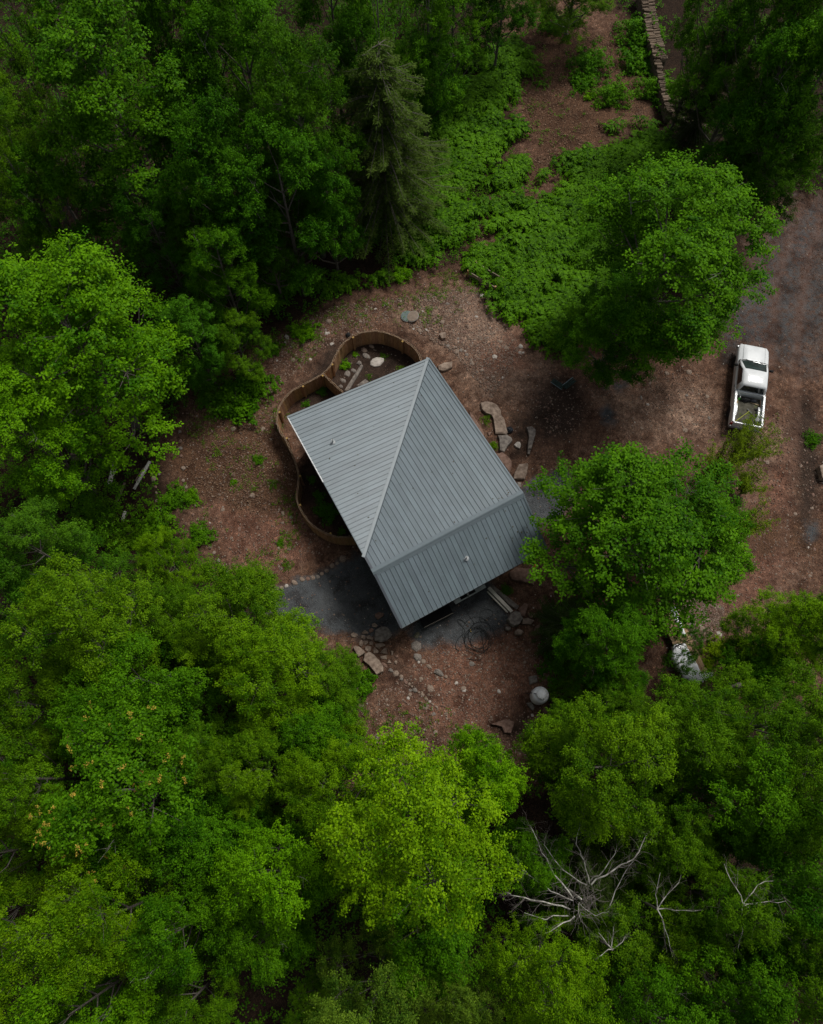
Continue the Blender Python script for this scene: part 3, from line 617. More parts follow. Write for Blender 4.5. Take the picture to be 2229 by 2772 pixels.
for poly, wgt in stony:
    k = int(30 * wgt)
    for q in rnd_in(poly, k):
        if tot >= 285 or not clear_of_house(q): continue
        s_ = abs(R.gauss(0, .06)) + .075; rock(ground, (q[0], q[1], -.01), s_, s_ * R.uniform(.6, 1), R.choice((0, 0, 0, 1, 2, 2, 3)), h=s_ * R.uniform(.5, .9)); tot += 1
def pebbles(name, mat, sets, smin, smax, label):
    Vs = []
    oct_ = np.array([(1, 0, 0), (.2, .9, 0), (-.9, .2, 0), (-.1, -.95, 0), (.05, .05, .75)])
    tri = np.array([(0, 1, 4), (1, 2, 4), (2, 3, 4), (3, 0, 4)])
    for poly, k in sets:
        q = rnd_in(poly, k); s_ = smin + (smax - smin) * NR.random(k) ** 3; a = NR.uniform(0, 6.28, k); asp = NR.uniform(.55, 1, k)
        P = oct_[None] * NR.uniform(.75, 1.25, (k, 5, 1)); P = P * np.stack([s_, s_ * asp, s_ * .8], -1)[:, None]
        ca, sa = np.cos(a)[:, None], np.sin(a)[:, None]
        W_ = np.stack([P[..., 0] * ca - P[..., 1] * sa + q[:, :1], P[..., 0] * sa + P[..., 1] * ca + q[:, 1:], P[..., 2] + .012], -1)
        Vs.append(W_[:, tri].reshape(-1, 3))
    o = put(name, quads_mesh(name, np.concatenate(Vs), mat, k=3)); tag(o, label, kind='stuff'); return o
pebbles('gravel', stone_mats[0], [(p, int(1500 * wg)) for p, wg in stony] + [(clear, 3600)], .016, .08, 'small tan pebbles strewn over the red dirt')
pebbles('gravel', stone_mats[2], [(p, int(900 * wg)) for p, wg in stony] + [(clear, 3000)], .016, .085, 'small red brown pebbles strewn over the red dirt')
pebbles('gravel', stone_mats[3], [(clear, 1500), (stony[0][0], 400), (stony[2][0], 220)], .014, .055, 'tiny pale chips scattered over the dirt')

m_gg = M('gravel_grey', (.05, .054, .057), .9, 0, 9, col2=(.17, .18, .185))
pebbles('gravel', m_gg, [(polys['gravel'][0], 3200), (polys['gravel'][1], 1800), (polys['gravel'][2], 900), (gpoly([(720, 1640), (1000, 1690), (1080, 1740), (940, 1740), (720, 1700)]), 500), (gpoly([(1130, 1740), (1390, 1680), (1410, 1730), (1150, 1790)]), 420), (polys['drive'][0], 2600)], .012, .04, 'loose grey crushed stone on the patios and drive')

# ------------------------------------------------------------------ pickup truck
m_tp = M('truck_white', (.74, .76, .76), .42, .05, 2.5, spec=.4, coat=.12)
m_tr = M('rubber', (.018, .018, .018), .85, .2, 8); m_rim = M('rim_grey', (.45, .45, .45), .35, .1, 6, metallic=.7)
m_bed = M('bed_liner', (.05, .047, .034), .9, 0, 5, col2=(.105, .098, .072)); m_chr = M('bumper_grey', (.35, .36, .36), .35, .1, 4, metallic=.4)
tf, tb = U(2044, 934, .95), U(2020, 1156, .8)
td = tf - tb; TL = Vector((td.x, td.y)).length; tm = (tf + tb) / 2
truck = empty('pickup_truck', (tm.x, tm.y, 0), 'white two door pickup truck parked on the dirt drive', 'truck', math.atan2(td.y, td.x) - math.pi / 2)
ks = TL / 5.3
def tY(y): return y * ks
HWd = .88
def loft(secs, close_ends=True):
    k = len(secs[0]); v = [p for s_ in secs for p in s_]; f = []
    for i in range(len(secs) - 1):
        for j in range(k): q = (j + 1) % k; f.append((i * k + j, i * k + q, (i + 1) * k + q, (i + 1) * k + j))
    if close_ends: f.append(tuple(range(k - 1, -1, -1))); f.append(tuple((len(secs) - 1) * k + j for j in range(k)))
    return MB().add(v, f)
def bodysec(y, hw, zt, crown=.05, zb=.38):
    t = []
    for x, z in ((-hw * .96, zb), (-hw, zb + .18), (-hw * 1.0, zt - .22), (-hw * .975, zt - .08), (-hw * .9, zt - .012), (-hw * .72, zt), (-hw * .68, zt + crown * .8), (-hw * .35, zt + crown), (0, zt + crown * 1.15)): t.append((x, tY(y), z))
    return t + [(-p[0], p[1], p[2]) for p in reversed(t[:-1])]
secs = [bodysec(2.62, HWd * .8, .82, .02, .5), bodysec(2.58, HWd * .9, .92, .025, .48), bodysec(2.42, HWd * .97, .98, .03), bodysec(2.0, HWd, 1.01, .045), bodysec(1.6, HWd, 1.03, .045), bodysec(1.42, HWd, 1.045, .03), bodysec(1.25, HWd, 1.05, .0), bodysec(-.5, HWd, 1.05, .0), bodysec(-.58, HWd, 1.05, .0)]
loft(secs).build('body', m_tp, truck, smooth=True)
MB().box(0, tY(1.46), 1.07, HWd * 1.5, .07, .02).build('cowl', m_black, truck)
for s_ in (-1, 1):
    mb = MB(); mb.add([(s_ * .62, tY(1.55), 1.07), (s_ * .62 * .985, tY(1.55), 1.07), (s_ * .6, tY(2.52), 1.0), (s_ * .608, tY(2.52), 1.0)], [(0, 1, 2, 3)]); mb.build('hood_seam', m_tr, truck)
def cabsec(z, yf, yr, hw):
    r_ = .1; pts = []
    for sx, sy, y in ((-1, -1, yr), (1, -1, yr), (1, 1, yf), (-1, 1, yf)):
        for k in ((0, 1, 2) if True else ()):
            a = math.pi / 2 * k / 2 + {(-1, -1): math.pi, (1, -1): 1.5 * math.pi, (1, 1): 0, (-1, 1): .5 * math.pi}[(sx, sy)]
            bow = 0
            pts.append((sx * (hw - r_) + r_ * math.cos(a), tY(y) - sy * r_ + r_ * math.sin(a) + bow, z))
    return pts
cs = [cabsec(1.04, 1.5, -.56, .82), cabsec(1.3, 1.03, -.54, .76), cabsec(1.55, .6, -.46, .68), cabsec(1.61, .46, -.38, .6), cabsec(1.635, .25, -.2, .42)]
loft(cs).build('cab', m_tp, truck, smooth=True)
def pane(name, pts, mat, off):
    c = sum((Vector(p) for p in pts), Vector()) / 4; nn = (Vector(pts[1]) - Vector(pts[0])).cross(Vector(pts[2]) - Vector(pts[0])).normalized()
    if nn.dot(Vector(off)) < 0: nn = -nn
    v = [Vector(p) + nn * .018 for p in pts] + [Vector(p) - nn * .02 for p in pts]; k = len(pts)
    return MB().add(v, [tuple(range(k)), tuple(range(2 * k - 1, k - 1, -1))] + [(i, (i + 1) % k, k + (i + 1) % k, k + i) for i in range(k)]).build(name, mat, truck)
m_wg = M('windscreen', (.03, .045, .045), .06, .3, 2, spec=.7)
pane('windshield', [(-.7, tY(1.37), 1.1), (-.3, tY(1.43), 1.1), (.3, tY(1.43), 1.1), (.7, tY(1.37), 1.1), (.58, tY(.62), 1.54), (.25, tY(.66), 1.54), (-.25, tY(.66), 1.54), (-.58, tY(.62), 1.54)], m_wg, (0, 1, 1))
pane('rear_window', [(-.66, tY(-.565), 1.14), (.66, tY(-.565), 1.14), (.56, tY(-.485), 1.52), (-.56, tY(-.485), 1.52)], m_glass, (0, -1, .3))
for s_ in (-1, 1):
    pane('side_window', [(s_ * .805, tY(1.15), 1.12), (s_ * .805, tY(-.28), 1.12), (s_ * .7, tY(-.22), 1.5), (s_ * .7, tY(.56), 1.5)], m_glass, (s_, 0, .3))
    w_ = MB(); w_.tube([(s_ * .25 - .22, tY(1.5), 1.1), (s_ * .25 + .22, tY(1.4), 1.13)], .012, 5); w_.build('wiper', m_tr, truck)
    mr = MB(); mr.box(s_ * 1.0, tY(1.0), 1.14, .2, .09, .15); mr.box(s_ * .87, tY(1.0), 1.1, .12, .03, .03); mr.build('mirror', m_tr, truck, bevel=.012)
    hl = MB().box(s_ * .6, tY(2.6), .78, .3, .06, .16).build('headlight', M('lamp_clear', (.6, .6, .58), .15, .1, 5), truck, bevel=.01)
    tl = MB().box(s_ * .82, tY(-2.6), .84, .12, .07, .3).build('tail_light', M('lamp_red', (.35, .015, .012), .2, .1, 5), truck, bevel=.01)
    for yw in (1.72, -1.62):
        wh = empty('wheel', (s_ * .78, tY(yw), .35)); wh.parent = truck
        q = MB().lathe([(.2, -.11), (.31, -.11), (.35, -.08), (.35, .08), (.31, .11), (.2, .11)], 20); o = q.build('tyre', m_tr, wh); o.rotation_euler = (0, math.pi / 2, 0)
        q = MB().lathe([(.05, .1), (.12, .09), (.2, .1), (.21, -.02), (.1, -.02)], 14); o = q.build('rim', m_rim, wh); o.rotation_euler = (0, s_ * math.pi / 2, 0)
for s_ in (-1, 1):
    for yy in (1.22, -.42): MB().box(s_ * HWd * .998, tY(yy), .8, .012, .014, .46).build('door_seam', m_tr, truck)
    MB().box(s_ * HWd * 1.005, tY(-.25), .9, .03, .14, .03).build('door_handle', m_tr, truck)
MB().box(0, tY(-.6), .84, 1.76, .03, .4).build('cab_gap', m_tr, truck)
# the bed: floor, side walls with rails, wheel humps, tailgate
B0, B1 = -.66, -2.56
MB().box(0, tY((B0 + B1) / 2), .6, 1.46, tY(B0 - B1), .05).build('bed_floor', m_bed, truck)
for s_ in (-1, 1):
    q = [(s_ * HWd * .96, .38), (s_ * HWd, .56), (s_ * HWd, .86), (s_ * HWd * .98, 1.0), (s_ * HWd * .95, 1.06), (s_ * (HWd - .15), 1.06), (s_ * (HWd - .15), 1.02), (s_ * (HWd - .11), 1.0), (s_ * (HWd - .11), .6)]
    loft([[(x, tY(y), z) for x, z in q] for y in (B0 + .04, B0 - .3, -1.6, B1 + .02, B1 - .02)]).build('bed_side', m_tp, truck, bevel=.0)
    hp = MB(); prf = [(-.42, 0), (-.38, .16), (-.2, .24), (.2, .24), (.38, .16), (.42, 0)]
    hp.add([(s_ * .77, tY(-1.62) + y, .62 + z) for y, z in prf] + [(s_ * .58, tY(-1.62) + y, .62 + z) for y, z in prf], [tuple(range(6)), tuple(range(11, 5, -1))] + [(i, i + 1, 7 + i, 6 + i) for i in range(5)]); hp.build('wheel_hump', m_tp, truck)
MB().box(0, tY(B0 + .05), .84, 1.5, .06, .46).build('bed_front_wall', m_tp, truck); MB().box(0, tY(B1 - .04), .82, 1.52, .08, .46).build('tailgate', m_tp, truck, bevel=.015)
MB().box(0, tY(-2.62), .52, 1.7, .12, .16).build('rear_bumper', m_chr, truck, bevel=.02); MB().box(0, tY(2.64), .5, 1.66, .12, .18).build('front_bumper', m_chr, truck, bevel=.02)
MB().box(0, tY(2.64), .76, .86, .04, .16).build('grille', m_black, truck)
def in_bed(x, y, z=.63): 
    a = truck.rotation_euler.z; yy = tY(y); return Vector((tm.x + x * math.cos(a) - yy * math.sin(a), tm.y + x * math.sin(a) + yy * math.cos(a), z))
ra = truck.rotation_euler.z
rk = empty('rake', in_bed(-.55, -2.35), 'rake with a yellow green handle lying in the truck bed', 'rake', ra - .72)
MB().tube([(0, 0, .03), (0, 1.05, .05)], .022, 8).build('handle', M('handle_lime', (.35, .36, .06), .5, .15, 6), rk)
hd = MB(); hd.box(0, 1.06, .05, .36, .03, .03)
for k in range(9): hd.box(-.16 + k * .04, 1.1, .035, .012, .09, .02)
hd.build('rake_head', M('rake_steel', (.1, .1, .085), .5, .2, 7), rk)
def blob(name, p, sx, sy, sz, mat, label, cat, seed=1, rz=0):
    r = random.Random(seed); mb = MB(); n_, v, f = 12, [], []; rings = [(-.0, .85), (.15, 1.0), (.5, .98), (.8, .75), (.97, .35)]
    for i, (z, s_) in enumerate(rings):
        for k in range(n_): t = 6.2832 * k / n_; q = s_ * r.uniform(.85, 1.1); v.append((math.cos(t) * q * sx, math.sin(t) * q * sy, z * sz * r.uniform(.9, 1.08)))
    for i in range(len(rings) - 1):
        for k in range(n_): q = (k + 1) % n_; f.append((i * n_ + k, i * n_ + q, (i + 1) * n_ + q, (i + 1) * n_ + k))
    f.append(tuple((len(rings) - 1) * n_ + k for k in range(n_)))
    o = mb.add(v, f).build(name, mat, None, loc=p); o.rotation_euler.z = rz; return tag(o, label, cat)
blob('tool_bag', in_bed(-.12, -.88), .28, .13, .22, m_tr, 'black tool bag against the front of the truck bed', 'bag', 3, ra)
blob('tool_bag', in_bed(.32, -.86), .2, .12, .2, M('bag_charcoal', (.03, .033, .04), .6, .3, 6), 'charcoal soft bag in the front corner of the truck bed beside the black bag', 'bag', 4, ra)
blob('plastic_tub', in_bed(.6, -2.05), .1, .17, .24, m_white, 'white plastic jug standing in the rear corner of the truck bed', 'jug', 5, ra)
t = empty('spray_bottle', in_bed(-.5, -.9), 'bright green bottle in the front corner of the truck bed', 'bottle', ra); MB().lathe([(.05, 0), (.055, .14), (.025, .2), (.025, .25)], 12).build('bottle_body', M('bottle_green', (.08, .5, .05), .35, .1, 5), t); MB().box(0, .03, .27, .03, .1, .04).build('spray_head', m_white, t)
t = empty('wood_offcut', in_bed(.42, -1.0, .64), 'thin wooden stick lying across the front of the truck bed', 'stick', ra - .15); MB().box(0, 0, .02, .5, .035, .03).build('stick', M('pale_wood2', (.4, .3, .17), .7, .2, 8), t)
blob('work_glove', in_bed(.52, -1.35), .09, .07, .08, m_tr, 'dark crumpled glove on the truck bed floor near the right wheel hump', 'glove', 8, ra)
t = empty('wood_stakes', in_bed(-.58, -1.05), 'short upright bundle of pale stakes at the left front of the bed', 'stakes', ra)
for k in range(3): MB().box(-.03 + k * .035, k * .05 - .05, .05, .03, .34, .03).build('stake', M('pale_wood2', (.4, .3, .17), .7, .2, 8), t)

# ------------------------------------------------------------------ propane tank
tp = U(1460, 1884, 0.6); tank = empty('gas_tank', (tp.x, tp.y, 0), 'white upright gas tank with a domed cap at the edge of the trees', 'tank')
m_tk = M('tank_white', (.86, .87, .87), .35, .05, 3, col2=None)
MB().lathe([(.2, .1), (.36, .14), (.41, .24), (.42, .4), (.42, 1.0), (.4, 1.12), (.34, 1.22), (.24, 1.29), (.1, 1.33), (.01, 1.335)], 36).build('tank_body', m_tk, tank, smooth=True)
MB().lathe([(.31, 0), (.31, .1), (.28, .1), (.28, 0)], 28).build('base_ring', m_chr, tank)
MB().lathe([(.25, 1.26), (.25, 1.42), (.22, 1.47), (.12, 1.5), (.01, 1.505)], 28).build('valve_cap', m_tk, tank, smooth=True)
MB().box(0, -.235, 1.475, .06, .05, .02).build('cap_latch', m_chr, tank); MB().tube([(-.25, .02, 1.36), (-.36, .05, 1.27)], .015, 6).build('hose_fitting', m_black, tank)
MB().tube([(-.4, .1, 1.05), (-.47, .12, .8), (-.5, .14, .3), (-.62, .2, .05)], .018, 6).build('gas_line', m_black, tank)

# ------------------------------------------------------------------ planks by the sink
m_pl = M('weathered_white_wood', (.52, .48, .4), .75, 0, 3, col2=(.76, .72, .62), stretch=(14, 1.5, 14))
def plank_at(p0, p1, wd, th, mat, label, z, cat='plank', name='plank'):
    a, b_ = U(*p0, z), U(*p1, z); d = b_ - a; o = MB().box(0, 0, 0, wd, d.length, th).build(name, mat, None, bevel=.006, loc=((a.x + b_.x) / 2, (a.y + b_.y) / 2, z - th / 2)); o.rotation_euler.z = math.atan2(d.y, d.x) - math.pi / 2; return tag(o, label, cat)
plank_at(P1(690, 735), P1(1112, 1172), .17, .1, m_pl, 'wide white timber resting against the squarish boulder', .3)
plank_at(P1(665, 805), P1(1035, 1185), .07, .1, m_pl, 'thin white timber lying beside the wide white one', .2)

# ------------------------------------------------------------------ garden hose
hose_m = M('hose_black', (.012, .016, .014), .4, .2, 6)
pts = []; c = U(*PB(1075, 640), .03)
for k in range(150):
    t = k / 150; a = t * 5.2 * 6.2832; rr = .62 + .12 * math.sin(a * .37) + .1 * math.sin(a * .21 + 1)
    pts.append((c.x + .16 * math.sin(a * .13) + rr * math.cos(a) * 1.0, c.y + .18 * math.cos(a * .17) - .2 * t + rr * math.sin(a) * 1.05, .02 + .09 * t + .012 * math.sin(a * 3)))
for x, y in ((1130, 760), (1128, 800), (1100, 825), (1050, 830), (1000, 815)): p = U(*PB(x, y), .02); pts.append((p.x, p.y, .03))
hs0 = [U(*PB(x, y), .02) for x, y in ((985, 430), (1010, 480), (1050, 540), (1020, 590))]
hs1 = [U(*PB(x, y), .02) for x, y in ((1130, 520), (1180, 500), (1200, 460), (1160, 430), (1110, 450), (1095, 500), (1110, 530))]
ho = empty('garden_hose', (c.x, c.y, 0), 'black garden hose coiled in loose loops on the south gravel', 'hose')
def loc(ps): return [Vector(p) - Vector((c.x, c.y, 0)) for p in ps]
MB().tube(catmull(loc(pts), 2), .012, 5).build('coil', hose_m, ho, smooth=True)
MB().tube(catmull(loc(hs0), 6), .012, 5).build('hose_tail', hose_m, ho, smooth=True); MB().tube(catmull(loc(hs1), 6), .012, 5).build('hose_loop', hose_m, ho, smooth=True)
MB().tube([Vector((*U(*PB(1022, 588), .03)[:2], .03)) - Vector((c.x, c.y, 0)), Vector((*U(*PB(1028, 610), .03)[:2], .03)) - Vector((c.x, c.y, 0))], .03, 8).build('nozzle', M('brass', (.4, .28, .1), .35, .1, 5, metallic=.8), ho)
hs2 = [U(*PB(x, y), .02) for x, y in ((1000, 560), (960, 520), (920, 520), (980, 600), (930, 660), (905, 730), (940, 760))]
h2 = MB().tube(catmull([Vector(p) - Vector(hs2[0]) + Vector((0, 0, .02)) for p in hs2], 8), .014, 5).build('thin_cable', hose_m, None, smooth=True, loc=hs2[0]); tag(h2, 'thin black cable trailing over the south gravel beside the hose coil', 'cable')

# ------------------------------------------------------------------ lids, chairs, bags, small things
def disc(name, px, py, r, h, mat, label, tilt=(0, 0), z=0.03):
    p = U(px, py, z); t = empty(name, (p.x, p.y, z), label, 'lid'); t.rotation_euler = (tilt[0], tilt[1], 0)
    MB().lathe([(r, 0), (r, h * .6), (r * .93, h), (r * .5, h * 1.15), (.01, h * 1.2)], 28).build('lid_plate', mat, t); MB().lathe([(r * 1.0, -.02), (r * 1.03, -.02), (r * 1.03, h * .5), (r, h * .5)], 28).build('lid_rim', M('rim_pale', (.4, .42, .4), .6, .1, 6), t); return t
QL = zm((1040, 680), 4.129)
disc('round_lid', *QL(258, 727), .36, .05, M('lid_teal', (.12, .16, .15), .7, .15, 6), 'grey green round lid lying flat on the stones north of the house')
disc('round_lid', *QL(322, 728), .36, .05, M('lid_tan', (.28, .22, .17), .7, .12, 6), 'tan round lid leaning on the grey green lid', (0, -.35), .16)
# raised bed frame of thin boards
zb_ = .5; fr_px = [(1022, 118), (942, 222), (1245, 400), (1335, 305)]
fr = [U(*QL(x, y), zb_) for x, y in fr_px]; t = empty('raised_bed', (*fr[0][:2], 0), 'weathered board frame of a raised bed overgrown by ferns', 'planter'); m_ww = M('weathered_board', (.2, .16, .11), .8, 0, 4, col2=(.36, .3, .22))
for i in range(4):
    a, b_ = fr[i] - fr[0], fr[(i + 1) % 4] - fr[0]; d = b_ - a; o = MB().box(0, 0, zb_ / 2, d.length, .045, zb_).build('side_board', m_ww, t, loc=((a.x + b_.x) / 2, (a.y + b_.y) / 2, 0)); o.rotation_euler.z = math.atan2(d.y, d.x)
    MB().box(a.x, a.y, (zb_ + .08) / 2, .1, .1, zb_ + .08).build('corner_post', m_fp, t)
# green chairs under the big tree
m_gc = M('chair_green', (.012, .04, .035), .35, .25, 6)
QC = zm((1440, 900), 5.78)
def bench_panel(t, p0, p1, wd, th, z, name):
    d = p1 - p0; o = MB().box(0, 0, 0, d.length, wd, th).build(name, m_gc, t, bevel=.01, loc=((p0.x + p1.x) / 2, (p0.y + p1.y) / 2, z)); o.rotation_euler.z = math.atan2(d.y, d.x); return o
v0, v1, v2 = (U(*QC(x, y), .3) for x, y in ((320, 745), (500, 870), (672, 735)))
t = empty('metal_bench', (v1.x, v1.y, 0), 'dark green V shaped metal bench on shade-darkened soil under the big tree', 'bench')
for a in (v0, v2):
    q = a - v1; q.z = 0; d = q.normalized(); nn = Vector((-d.y, d.x, 0))
    for k, off in enumerate((-.11, 0.0, .11)): bench_panel(t, d * .05 + nn * off, q + nn * off, .085, .025, .32, 'seat_slat')
    o = MB().tube([d * .05 + nn * .17 + Vector((0, 0, .34)), q + nn * .17 + Vector((0, 0, .34))], .016, 6); o.build('edge_rail', M('rail_sheen', (.2, .25, .26), .3, .1, 5, metallic=.5), t)
    for s_ in (.15, .9): MB().box((q * s_).x, (q * s_).y, .155, .05, .05, .31).build('leg', m_gc, t)
p = U(*QC(1090, 600), .42); t = empty('garden_chair', (p.x, p.y, 0), 'dark teal plastic chair at the edge of the big tree shade', 'chair', .35)
MB().box(0, 0, .42, .5, .46, .04).build('seat', m_gc, t, bevel=.015)
bk = MB().box(0, .0, .26, .46, .04, .52).build('backrest', m_gc, t, bevel=.015, loc=(0, .24, .43)); bk.rotation_euler.x = -.3
for x in (-.2, .2):
    for y in (-.18, .18): MB().box(x, y, .2, .045, .045, .4).build('leg', m_gc, t)
    MB().box(x * 1.2, 0, .6, .05, .44, .03).build('armrest', m_gc, t, bevel=.008)
p = U(*P3(790, 810), .12); blob('plastic_bag', (p.x, p.y, 0), .2, .22, .24, M('bag_blue_black', (.012, .016, .022), .25, .4, 9, spec=.6), 'shiny blue black plastic bag beside the longest east slab', 'bag', 12)
p = U(*P1(1530, 355), .2); blob('feed_bag', (p.x, p.y, 0.14), .15, .11, .22, M('orange_red', (.75, .12, .05), .5, .12, 5), 'small orange red bag on the brown slab at the southeast corner', 'bag', 13, .4)
p = U(*P1(1480, 372), .2); blob('white_cup', (p.x, p.y, .14), .05, .05, .1, m_white, 'little white cup beside the orange red bag', 'cup', 14)
p = U(*P5(800, 100), .1); blob('black_pot', (p.x, p.y, 0), .15, .15, .2, m_tr, 'black plant pot just outside the top of the curved fence', 'pot', 15)
p = U(*P8(150, 1015), .1); blob('white_bottle', (p.x, p.y, .55), .07, .05, .12, m_white, 'white scrap of plastic in the leaves left of the stone line', 'scrap', 16)

# ------------------------------------------------------------------ lumber under white sheeting, right side
m_lum = M('lumber', (.2, .13, .075), .75, 0, 3, col2=(.38, .26, .15), stretch=(12, 1.2, 12), tint=True)
m_tarp = M('white_sheet', (.88, .89, .9), .35, .05, 4, spec=.45, coat=.2)
la, lb_ = U(*P4(430, 330), .5), U(*P4(1120, 1780), .5); ld = lb_ - la; rzl = math.atan2(ld.y, ld.x) - math.pi / 2
lum = empty('lumber_stack', ((la.x + lb_.x) / 2, (la.y + lb_.y) / 2, 0), 'stack of tan planks half hidden by leaves near the right side drive', 'lumber', rzl)
LLn = ld.length
for lay in range(3):
    for k in range(5):
        o = MB().box(0, 0, 0, .185, LLn * R.uniform(.8, .98), .04).build('plank', m_lum, lum, loc=(.1 - k * -.21, R.uniform(-.25, .25), .3 + lay * .055)); o.rotation_euler.z = R.uniform(-.012, .012); t_ = R.uniform(.75, 1.2); o.color = (t_, t_ * R.uniform(.92, 1.02), t_ * R.uniform(.85, 1.05), 1)
for y in (-1.6, 0, 1.6): MB().box(.5, y, .13, 1.2, .12, .26).build('bearer', m_lum, lum)
def sheet(name, px, z, label, seed):
    W_ = [U(*P4(x, y), z) for x, y in px]; poly = [(p.x, p.y) for p in W_]; cx = sum(p[0] for p in poly) / len(poly); cy = sum(p[1] for p in poly) / len(poly)
    st = .09; xs = np.arange(min(p[0] for p in poly), max(p[0] for p in poly) + st, st); ys = np.arange(min(p[1] for p in poly), max(p[1] for p in poly) + st, st)
    XX, YY = np.meshgrid(xs, ys); ins = inpoly(XX, YY, poly); ZZ = z + waves(XX, YY, seed, 2.6, 3) * .07; ds = sdist(XX, YY, poly); ZZ -= np.clip(.14 - ds, 0, .14) * 2.2
    v, f, ix = [], [], -np.ones(XX.shape, int)
    for i in range(XX.shape[0] - 1):
        for j in range(XX.shape[1] - 1):
            if ins[i, j] and ins[i + 1, j] and ins[i, j + 1] and ins[i + 1, j + 1]:
                q = []
                for a, b_ in ((i, j), (i, j + 1), (i + 1, j + 1), (i + 1, j)):
                    if ix[a, b_] < 0: ix[a, b_] = len(v); v.append((XX[a, b_] - cx, YY[a, b_] - cy, ZZ[a, b_]))
                    q.append(ix[a, b_])
                f.append(tuple(q))
    o = MB().add(v, f).build(name, m_tarp, None, smooth=True, loc=(cx, cy, 0)); md = o.modifiers.new('th', 'SOLIDIFY'); md.thickness = .012; md.offset = -1; return tag(o, label, 'tarp')
sheet('white_tarp', [(230, 230), (440, 270), (520, 520), (610, 770), (700, 1000), (560, 1060), (420, 800), (300, 560), (220, 420)], .5, 'white plastic sheet along the upper end of the lumber stack', 31)
sheet('white_tarp', [(330, 1120), (640, 1080), (820, 1400), (920, 1560), (1000, 1740), (1240, 1700), (1280, 1830), (1000, 2010), (880, 2010), (560, 1900), (400, 1650), (280, 1450)], .62, 'white plastic sheet over the lower end of the lumber, seen through leaves', 32)

# ------------------------------------------------------------------ firewood and logs
m_log = M('log_bark', (.085, .062, .045), .9, 0, 4, col2=(.2, .155, .115), stretch=(8, 8, 1.5), tint=True, bump=.4); m_birch = M('birch_bark', (.3, .28, .25), .8, 0, 3, col2=(.6, .58, .53), stretch=(3, 3, 9), ramp=(.3, .6))
logs = []
for k in range(6):
    n_ = 7; mb = MB(); r_ = R.uniform(.06, .085); ring = [R.uniform(.8, 1.15) for _ in range(n_)]
    v = [(-.21, r_ * ring[i] * math.cos(6.28 * i / n_), r_ * ring[i] * math.sin(6.28 * i / n_)) for i in range(n_)] + [(.21, r_ * ring[i] * math.cos(6.28 * i / n_), r_ * ring[i] * math.sin(6.28 * i / n_)) for i in range(n_)]
    logs.append(mb.add(v, [(i, (i + 1) % n_, n_ + (i + 1) % n_, n_ + i) for i in range(n_)] + [tuple(range(n_ - 1, -1, -1)), tuple(range(n_, 2 * n_))]).mesh('log', m_log))
def woodpile(pxs, rows_, H_, label, step=.15):
    path_ = resample(catmull([Vector((*U(x, y, H_)[:2], 0)) for x, y in pxs], 8), step); t = empty('firewood_stack', path_[0], label, 'firewood'); b0 = path_[0]; cnt = 0; core = MB()
    for i in range(len(path_) - 1):
        d = (path_[i + 1] - path_[i]).normalized(); nn = Vector((-d.y, d.x, 0)); fr_ = i / len(path_)
        for rw in range(rows_ if fr_ < .6 else 1):
            off = (rw - (rows_ - 1) / 2) * .44; hh = H_ * (1 - .25 * fr_) + R.uniform(-.06, .06)
            for lv in range(2):
                p = path_[i] + nn * (off + R.uniform(-.04, .04)) - b0; o = put('log', R.choice(logs), t, (p.x, p.y, hh - lv * .13 + R.uniform(-.02, .02)), (R.uniform(0, 6), R.uniform(-.1, .1), math.atan2(nn.y, nn.x) + R.uniform(-.16, .16)), R.uniform(.85, 1.2)); q = R.uniform(.7, 1.6); o.color = (q, q * .97, q * .92, 1); cnt += 1
            lv = hh - .26
            while lv > .05:
                p = path_[i] + nn * off - b0; a = math.atan2(nn.y, nn.x); core.tube([(p.x - .2 * math.cos(a), p.y - .2 * math.sin(a), lv), (p.x + .2 * math.cos(a), p.y + .2 * math.sin(a), lv)], R.uniform(.06, .085), 6); lv -= .14
    o = core.build('lower_log_layers', m_log, t); tag(o, 'lower layers of the stacked logs', kind='stuff'); return cnt
woodpile([(1748, -40), (1768, 70), (1790, 150), (1812, 240), (1832, 300)], 2, 1.15, 'long double row of stacked firewood at the top of the clearing')
p0 = U(1880, 350, .2); br = empty('log_heap', (p0.x, p0.y, 0), 'jumble of cut branches and poles below the firewood row', 'logs')
for k in range(16):
    a = R.uniform(0, 3.14) if k > 5 else 1.45 + R.uniform(-.25, .25); L_ = R.uniform(.5, 1.3); c_ = Vector((R.gauss(0, .45), R.gauss(0, .5), .08 + .035 * k)); d = Vector((math.cos(a), math.sin(a), R.uniform(-.12, .12))) * L_
    o = MB().tube([c_ - d * .5, c_ + d * .5], [R.uniform(.05, .1), R.uniform(.04, .09)], 7).build('log', m_log, br); q = R.uniform(.8, 1.7); o.color = (q, q, q, 1)
woodpile([(203, 1180), (200, 1215), (196, 1245)], 1, .7, 'small dark log stack under the trees at the west edge')
